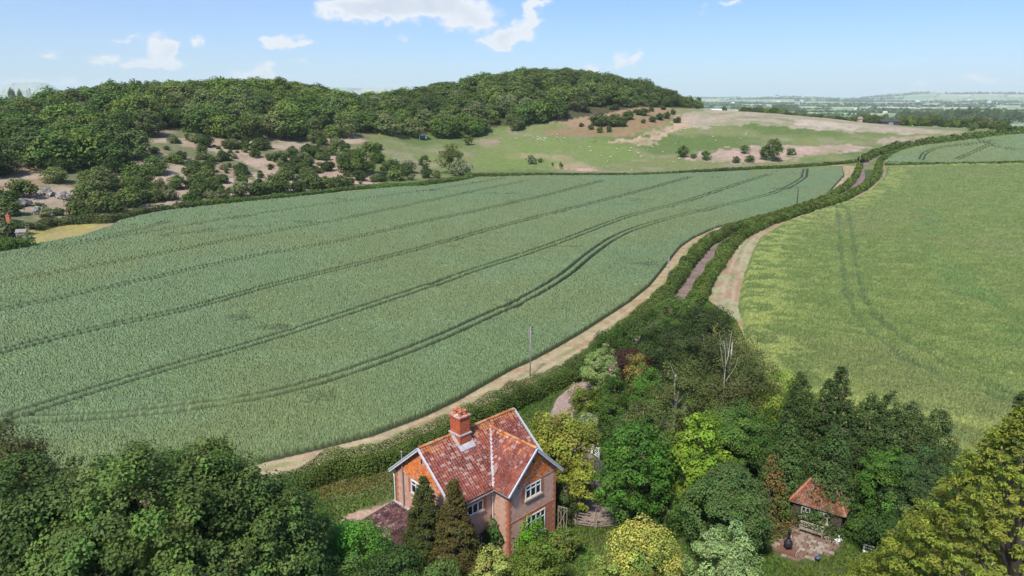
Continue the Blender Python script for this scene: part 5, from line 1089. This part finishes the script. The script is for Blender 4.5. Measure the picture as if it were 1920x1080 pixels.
def chiminea():
    p = G(1476, 1036); b = MB()
    b.box(-.62, .62, -.5, .5, 0, .22); o = b.build('brick_plinth', mat('old_sooty_brick', (.20, .10, .07), .9, .4, 8)); o.location = (p[0], p[1], .03); o.rotation_euler = (0, 0, _ca); tag(o, 'low brick plinth under the black chiminea on the patio', 'plinth')
    C = empty('chiminea', (p[0], p[1], .25), _ca); tag(C, 'black cast iron chiminea with tall neck on the brick plinth', 'chiminea')
    m = MB(); m.lathe((0, 0, .22), [(.08, 0), (.24, .06), (.34, .22), (.36, .38), (.30, .55), (.18, .66), (.15, .8)], 18); m.build('belly', M['black'], C, True)
    m = MB(); m.lathe((0, 0, 1.02), [(.15, 0), (.12, .15), (.11, .62), (.16, .66), (.16, .72), (.1, .73)], 14); m.build('chimney_neck', M['black'], C, True)
    for k in range(3):
        a = k * 2.094 + .3; l = MB(); l.tube([(.2 * math.cos(a), .2 * math.sin(a), .3), (.3 * math.cos(a), .3 * math.sin(a), 0)], .025, 6); l.build('leg', M['black'], C)
    m = MB(); m.box(-.12, .12, -.375, -.33, .42, .62); m.build('fire_door', M['black'], C)
chiminea()
def patio():
    pts = GL([(1449,1022),(1462,1000),(1500,985),(1560,1003),(1580,1018),(1560,1040),(1524,1054),(1478,1052),(1450,1042)]); V = MB(); rs = random.Random(4)
    x0, y0 = pts[:, 0].min(), pts[:, 1].min(); st = .52
    mats = [mat('paving_stone_%s' % n, c, .9, .3, 4) for n, c in (('sandy', (.33, .26, .19)), ('reddish', (.23, .14, .105)), ('pale', (.38, .33, .27)))]
    for i in range(-2, 24):
        for j in range(-2, 26):
            c = np.array([x0, y0]) + _u * (i * st + rs.uniform(-.03, .03) + (j % 2) * .2) + _n * (j * st * .8 - 0) + np.array([-1, 0])
            if not inside(np.array([c[0]]), np.array([c[1]]), pts)[0] or rs.random() < .10: continue
            w, h = st * rs.uniform(.8, .95) / 2, st * .8 * rs.uniform(.8, .95) / 2; z = .05 + rs.uniform(0, .02)
            q = [c + _u * a * w + _n * b * h + np.array([rs.uniform(-.04, .04), rs.uniform(-.04, .04)]) for a, b in ((-1, -1), (1, -1), (1, 1), (-1, 1))]
            V.prism([(a[0], a[1], z) for a in q], (0, 0, -.06), rs.choice([0, 0, 1, 2, 1]))
    tag(V.build('patio', mats), kind='structure')
    patch('patio_bed', [(1447,1024),(1460,998),(1500,982),(1540,1003),(1562,1018),(1550,1036),(1512,1046),(1476,1048),(1456,1040)], mat('mossy_patio_soil', (.16, .10, .065), .95, .4, 3), .02)
patio()
def small_things():
    # parasol base, bucket, low planter, barrel
    p = shp(.0, -.35); o = MB().lathe((0, 0, 0), [(.34, 0), (.36, .05), (.33, .1), (.1, .13), (.05, .15), (.05, .42), (.02, .43)], 20).build('parasol_base', M['ironwhite'], None, True); o.location = p; tag(o, 'round white parasol base at the summerhouse corner', 'parasol base')
    p = G(1532, 1053); B = empty('bucket', p, .4); tag(B, 'small blue grey bucket standing at the patio edge', 'bucket')
    MB().lathe((0, 0, 0), [(.16, 0), (.22, .34), (.235, .36), (.20, .33), (.14, .05)], 14).build('body', mat('blue_grey_plastic', (.10, .12, .19), .5, .1, 5), B, True); MB().tube([(-.22, 0, .34), (-.16, 0, .48), (0, 0, .53), (.16, 0, .48), (.22, 0, .34)], .012, 6).build('handle', M['black'], B)
    p = G(1463, 993); T = empty('low_table', p, _ca); tag(T, 'low brown wooden slatted table at the shady patio corner', 'table'); t = MB()
    for k in range(5): t.box(-.5, .5, -.3 + k * .125, -.2 + k * .125, .38, .41)
    t.build('tabletop', mat('brown_wood', (.22, .12, .08), .8, .3, 5), T)
    for x in (-.46, .46):
        for y in (-.27, .27): MB().box(x - .03, x + .03, y - .03, y + .03, 0, .38).build('leg', M['oldwood'], T)
    # gates
    def gate(a, b, label, m, n=5, h=1.15, name='field_gate'):
        a, b = np.array(a), np.array(b); g = empty(name, a, math.atan2(b[1] - a[1], b[0] - a[0])); tag(g, label, 'gate'); w = np.hypot(*(b - a)[:2])
        for x in (-.08, w + .08): MB().box(x - .07, x + .07, -.07, .07, 0, h + .2).build('gate_post', m, g)
        r = MB()
        for k in range(n): z = .18 + k * (h - .22) / (n - 1); r.box(.02, w - .02, -.02, .02, z - .035, z + .035)
        r.build('rails', m, g); MB().bar((.1, -.035, .2), (w - .1, -.035, h - .1), .03, .06).build('brace', m, g)
        for x in (.03, w / 2, w - .03): MB().box(x - .035, x + .035, .022, .05, .12, h + .02).build('upright', m, g)
    gate(G(1110, 852), G(1122, 862), 'white five bar gate between the magnolia and the green maple', M['ironwhite'])
    gate(G(1081, 986), G(1116, 991), 'weathered wooden gate leaf closing the gravel yard, by the house', M['oldwood'], 5, 1.3)
    gate(G(1118, 992), G(1152, 990), 'weathered wooden gate leaf closing the gravel yard, by the maple', M['oldwood'], 5, 1.3)
    # trellis by the corner of the house
    a, b = G(1046, 995), G(1062, 998); T = MB(); 
    for k in range(4): q = a + (b - a) * k / 3; T.box(q[0] - .03, q[0] + .03, q[1] - .03, q[1] + .03, 0, 2.3)
    T.bar(a + [0, 0, .3], b + [0, 0, 2.2], .05); T.bar(a + [0, 0, 2.2], b + [0, 0, .3], .05); T.bar(a + [0, 0, 2.25], b + [0, 0, 2.25], .06); tag(T.build('trellis', M['oldwood']), 'grey wooden trellis panel at the side of the house', 'trellis')
    # power poles
    def pole(px, base, top, label, r=.09, col='pipe', arm=True):
        p = G(px, base); h = HT(p, top); P_ = empty('utility_pole', p, random.uniform(-.4, .4)); tag(P_, label, 'pole', None)
        MB().tube([(0, 0, -.3), (0, 0, h)], [r, r * .75], 8).build('post', M[col], P_, True)
        if arm:
            c = MB(); c.bar((-.15, 0, h - .35), (.0, 0, h - .35), .1); c.tube([(-.2, 0, h - 1.6), (-.2, 0, h - .5)], .11, 8); c.build('transformer_box', M['pipe'], P_)
            for dz in (.15, .55, .95): k = MB(); k.tube([(.1, 0, h - dz), (.3, 0, h - dz), (.3, 0, h - dz + .18)], .045, 6); k.build('insulator', M['black'], P_)
    pole(994, 706, 612, 'grey utility pole at the hedge behind the house'); pole(1252, 534, 480, 'thin grey utility pole standing on the pale field margin', .07)
    pole(1339, 442, 415, 'short thin pole by the hedge where the lane straightens', .08, 'pipe', False); pole(1493, 394, 355, 'dark leaning post rising from the lane hedge', .17, 'black', False)
    pole(1576, 359, 334, 'pale pole near the corner of the wheat field', .1, 'bark_white', False); pole(1611, 309, 289, 'pale pole beside the far bend of the lane', .1, 'bark_white', False)
    # shelters on the slope
    def shelter(px, py, wpx, label, cm, rot=0, h=2.4):
        p = G(px, py); w = WD(p, wpx); S = empty('field_shelter', p, rot); tag(S, label, 'shelter'); d = w * .6
        MB().prism([(-w / 2 - .3, -d / 2 - .4, h), (w / 2 + .3, -d / 2 - .4, h), (w / 2 + .3, d / 2 + .3, h + .7), (-w / 2 - .3, d / 2 + .3, h + .7)], (0, 0, .14)).build('roof', M['stone'], S)
        MB().box(-w / 2, w / 2, d / 2 - .08, d / 2, 0, h + .5).build('back_wall', cm, S)
        for x in (-w / 2, w / 2 - .08): MB().box(x, x + .08, -d / 2, d / 2 - .081, 0, h).build('side_wall', cm, S)
        MB().box(-w / 2 + .09, -w / 6, -d / 2, -d / 2 + .08, 0, h - .1).build('front_panel', cm, S)
    shelter(213, 263, 13, 'smaller weathered shelter by the bare slope near the trees', M['boards']); shelter(481, 278, 20, 'open fronted shelter with pale roof at the top of the scrub', M['boards'], .2)
    p = G(793, 262); T = empty('horse_trailer', p, .1); tag(T, 'small turquoise and white trailer parked at the edge of the wood', 'trailer'); w = WD(p, 11); tq = mat('turquoise_paint', (.02, .13, .12), .4, .1, 4)
    MB().box(-w / 2, w / 2, -1.1, 1.1, .5, 2.6).build('body', tq, T); MB().box(-w / 2 - .02, w / 2 + .02, -1.14, 1.14, 2.6, 2.75).build('roof', M['white'], T)
    for x in (-w / 2 - .25, w / 2 + .02): MB().box(x, x + .23, -1.12, 1.12, .4, 2.8).build('end_panel', M['white'], T)
    for x in (-.8, .8): o = MB().lathe((0, 0, -.1), [(.3, 0), (.34, .05), (.34, .15), (.3, .2)], 12).build('wheel', M['black'], T); o.rotation_euler = (math.pi / 2, 0, 0); o.location = (x, -1.15, .34)
    # barn and distant buildings
    def barn(px, r, top, wpx, label, name='barn', rc=M['black'], wc=M['boards'], grp=None, dep=1.0):
        p = AR(px, r); h = max(HT(p, top), 4); w = WD(p, wpx); B = empty(name, p, 0); tag(B, label, 'building', grp); d = w * .5 * dep
        MB().box(-w / 2, w / 2, -d / 2, d / 2, -1, h * .62).build('wall', wc, B)
        MB().prism([(-w / 2 - .4, -d / 2 - .5, h * .6), (-w / 2 - .4, 0, h), (-w / 2 - .4, d / 2 + .5, h * .6)], (w + .8, 0, 0)).build('roof', rc, B)
        MB().box(-w * .12, w * .12, -d / 2 - .06, -d / 2 - .001, -1, h * .5).build('door', M['pipe'], B)
    slate = mat('dark_slate_roof', (.07, .075, .085), .6, .15, .5); pale = mat('pale_render', (.6, .57, .53), .8, .1, .3)
    barn(1673, 648, 226, 34, 'long dark roofed barn among the trees behind the pasture crest', rc=slate); barn(1614, 655, 223, 14, 'low reddish roofed shed beside the barn behind the crest', rc=M['bark_grey'], wc=M['stone'])
    barn(1345, 720, 208, 18, 'low white polytunnel like shed beyond the pasture crest', rc=M['white'], wc=M['white'])
    for k in range(26):
        px = random.uniform(1340, 1980); r = random.choice([2600, 3600, 5000, 7000, 9000]) * random.uniform(.9, 1.1); p = AR(px, r); w = r * random.uniform(3, 7) / F
        B = MB(); B.box(-w / 2, w / 2, -w / 3, w / 3, -1, w * .35); B.prism([(-w / 2, -w / 3 - .3, w * .345), (-w / 2, 0, w * .6), (-w / 2, w / 3 + .3, w * .345)], (w, 0, 0), 1)
        o = B.build('distant_house', [pale, random.choice([slate, M['bark_grey'], pale])]); o.location = p; o.rotation_euler = (0, 0, random.uniform(-.6, .6)); tag(o, 'tiny pale house out on the hazy levels', 'house', 'houses scattered over the levels')
    # cottage chimney in the trees and the rubble heaps by the little meadow
    p = G(19, 428); C = empty('brick_chimney', p, .2); tag(C, 'orange brick chimney poking out of the bushes at the frame edge', 'chimney'); MB().box(-.45, .45, -.45, .45, -1, 3.4).box(-.52, .52, -.52, .52, 3.4, 3.55).build('stack', M['quoin'], C); MB().lathe((0, 0, 3.55), [(.2, 0), (.16, .5), (.19, .6)], 10).build('pot', M['pot'], C)
    p = G(43, 449); S = empty('garden_shed', p, .3); tag(S, 'small grey shed at the corner of the little dry meadow', 'shed'); MB().box(-1.1, 1.1, -1, 1, 0, 2).build('wall', M['pipe'], S); MB().prism([(-1.2, -1.15, 2), (-1.2, 0, 2.7), (-1.2, 1.15, 2)], (2.4, 0, 0)).build('roof', M['pipe'], S); MB().box(-.4, .4, -1.05, -1.001, 0, 1.8).build('door', M['oldwood'], S)
    stone = mat('pale_limestone_block', (.34, .31, .28), .9, .3, 1.5)
    def heap(cx, cy, wx, n, label):
        c = G(cx, cy); b = MB(); w = WD(c, wx); rs = random.Random(int(cx))
        for _ in range(n):
            x, y = rs.gauss(0, w / 4), rs.gauss(0, w / 5); s = rs.uniform(.5, 1.3); z = max(0, 1 - math.hypot(x, y) / (w / 2)) * 1.6
            pts = [np.array([x + rs.uniform(-.5, .5) * s + i * s, y + rs.uniform(-.5, .5) * s + j * s, z + k * s * .8 + rs.uniform(-.2, .2)]) for k in (0, 1) for j in (-.5, .5) for i in (-.5, .5)]
            b.add(pts, [(0, 2, 3, 1), (4, 5, 7, 6), (0, 1, 5, 4), (2, 6, 7, 3), (0, 4, 6, 2), (1, 3, 7, 5)])
        o = b.build('rock_outcrop', stone); o.location = c; tag(o, label, 'rocks')
    heap(88, 366, 20, 40, 'pale rock outcrop below the trees, nearer the frame edge'); heap(122, 372, 20, 40, 'pale slanting rock outcrop at the foot of the dark trees'); heap(45, 386, 20, 34, 'grey white rocks beside the clearing'); heap(70, 402, 10, 12, 'small pale stones in the clearing')
    # pylons on the horizon
    for px, r, top in ((57, 3800, 165), (52, 4400, 169)):
        p = AR(px, r); h = HT(p, top); T = MB()
        for sx in (-1, 1):
            for sy in (-1, 1): T.bar((sx * h * .09, sy * h * .09, 0), (sx * h * .012, sy * h * .012, h), h * .012)
        for z in (.62, .76, .9): T.bar((-h * .14, 0, h * z), (h * .14, 0, h * z), h * .014)
        for k in range(6):
            z0, z1 = k / 6, (k + 1) / 6; w0, w1 = h * (.09 - .078 * z0), h * (.09 - .078 * z1); T.bar((-w0, -w0, h * z0), (w1, -w1, h * z1), h * .008); T.bar((w0, w0, h * z0), (-w1, w1, h * z1), h * .008)
        o = T.build('pylon', M['pipe']); o.location = p; tag(o, 'faint lattice pylon on the hazy horizon beyond the wood', 'pylon', 'pylons on the hazy horizon')
small_things()
# ------------------------------------------------------------------ sheep
def sheep():
    b = MB(); b.lathe((0, 0, 0), [(.01, -.55), (.2, -.5), (.3, -.3), (.33, 0), (.31, .3), (.2, .48), (.01, .52)], 10)
    b.v = [(z, x, y + .62) for x, y, z in b.v]
    n = len(b.v); b.lathe((0, 0, 0), [(.01, -.17), (.09, -.12), (.11, 0), (.07, .14), (.01, .19)], 8, 1); b.v[n:] = [(.66 + z * .9, x, .72 + y - z * .5) for x, y, z in b.v[n:]]
    b.tube([(.42, 0, .72), (.6, 0, .78)], [.16, .11], 8)
    for x in (-.36, .34):
        for y in (-.14, .14): b.tube([(x, y, .5), (x, y, 0)], [.05, .035], 6, 1)
    return b.mesh('sheep', [mat('fleece', (.56, .52, .44), .95, .12, 8), mat('sheep_face', (.5, .46, .4), .9, .1, 8)], True)
sme = sheep(); SHZ = [([(970,252),(1045,252),(1070,262),(1010,266),(965,262)], 24), ([(1080,262),(1270,258),(1275,300),(1120,310),(1080,290)], 24), ([(1270,240),(1400,240),(1420,262),(1290,268)], 9), ([(1180,300),(1420,312),(1300,322),(1180,322)], 4)]
for poly, n in SHZ:
    pl = np.array(poly, float); k = 0
    while k < n:
        px, py = random.uniform(pl[:, 0].min(), pl[:, 0].max()), random.uniform(pl[:, 1].min(), pl[:, 1].max())
        if inside(np.array([px]), np.array([py]), pl)[0]:
            p = G(px, py); s = random.uniform(.8, 1.0); proto_obj('sheep', sme, p, s, s, 'white sheep grazing on the open hillside pasture', 'sheep', 'sheep grazing on the hillside pasture'); k += 1
# ------------------------------------------------------------------ rough grass of the garden and verges
def grass():
    zone_ = GL([(380,1000),(600,905),(800,850),(900,800),(1060,715),(1150,660),(1215,600),(1262,548),(1300,545),(1380,600),(1440,730),(1520,800),(1700,850),(1900,880),(2100,1000),(2100,1200),(-100,1200)])[:, :2]
    n = 420000; lo, hi = zone_.min(0), zone_.max(0); P = lo + (hi - lo) * RNG.random((n, 2)); P = P[np.hypot(P[:, 0], P[:, 1]) > 34]
    k = inside(P[:, 0], P[:, 1], zone_) & (polydist(P[:, 0], P[:, 1], smoothline(LANE, 2)[:, :2]) > 1.7)
    for pts in ([(1052,865),(1080,850),(1140,870),(1165,930),(1168,985),(1120,992),(1078,990),(1060,960)], [(1447,1024),(1460,998),(1500,982),(1562,1001),(1585,1018),(1562,1043),(1524,1058),(1476,1056),(1448,1044)], [(640,972),(735,935),(742,948),(672,985)]): k &= ~inside(P[:, 0], P[:, 1], GL(pts))
    P = P[k]; n = len(P); hgt = .08 + .22 * fbm(P[:, 0], P[:, 1], 7, 44, 3) ** 2 + .08 * RNG.random(n); z = terrain(P[:, 0], P[:, 1])
    a = RNG.random(n) * 6.28; dx = np.cos(a) * .075; dy = np.sin(a) * .075; lx, ly = RNG.normal(size=n) * .07, RNG.normal(size=n) * .07
    V = np.stack([np.stack([P[:, 0] - dx, P[:, 1] - dy, z], 1), np.stack([P[:, 0] + dx, P[:, 1] + dy, z], 1), np.stack([P[:, 0] + dx * .5 + lx, P[:, 1] + dy * .5 + ly, z + hgt], 1), np.stack([P[:, 0] - dx * .5 + lx, P[:, 1] - dy * .5 + ly, z + hgt], 1)], 1).reshape(-1, 3)
    t = np.empty((n, 3)); w = sstep(.4, .65, fbm(P[:, 0], P[:, 1], 9, 46))[:, None]; t[:] = np.array((.9, 1.25, .8)) * (1 - w) + np.array((1.5, 1.35, 1.0)) * w; t *= (.7 + .6 * RNG.random((n, 1)))
    dry = inside(P[:, 0], P[:, 1], GL([(590,900),(720,880),(740,905),(600,945)])); t[dry] *= (1.2, .8, .8)
    tag(link(bpy.data.objects.new('grass', mesh_np('grass', V, np.arange(4 * n).reshape(n, 4), [LM((.075, .105, .035), .3)], t))), 'rough green grass of the garden lawn and verges', 'grass', kind='stuff')
grass()
# bare white forked stems standing in the front of the big birch
def birch_stems():
    e = next(o for o in COL.objects if o.get('label', '').startswith('large dusky birch')); b = np.array(e.location); off = np.array([0.0, -2.3, 0])
    def pt(px, py):                                                     # on the upright plane through the stems
        d = ray(px, py); k = (b[1] + off[1]) / d[1]; return np.array([0, 0, HC]) + d * k - b
    m = MB()
    for pts, r0 in (([(1357,770),(1357,740),(1358,710),(1361,680),(1360,660),(1357,640)], .17), ([(1360,690),(1366,665),(1369,640),(1372,622)], .12), ([(1358,720),(1367,705),(1378,690),(1384,672)], .10), ([(1358,700),(1354,672),(1350,645)], .07), ([(1362,735),(1375,722),(1390,700),(1397,680)], .06), ([(1360,662),(1352,640),(1348,622)], .05), ([(1322,660),(1320,640),(1317,625)], .035)):
        P = [pt(*q) for q in pts]; n = len(P)
        if pts[0][1] > 760: P = [np.array([P[0][0], P[0][1], -.3])] + P; n += 1
        m.tube(P, [r0 * .42 * (1 - .75 * i / (n - 1)) for i in range(n)], 6)
    o = m.build('stem', M['bark_white'], e, True)
birch_stems()
# ------------------------------------------------------------------ haze: pale even air
hm = bpy.data.materials.new('haze'); hm.use_nodes = True; nt = hm.node_tree; nt.nodes.remove(nt.nodes['Principled BSDF'])
pv = nt.nodes.new('ShaderNodeVolumePrincipled'); pv.inputs['Color'].default_value = (.84, .93, 1, 1); pv.inputs['Density'].default_value = .00007
nt.links.new(pv.outputs[0], nt.nodes['Material Output'].inputs['Volume'])
hz = MB().box(-34000, 34000, -3000, 34000, -60, 420).build('haze', hm); tag(hz, kind='stuff')
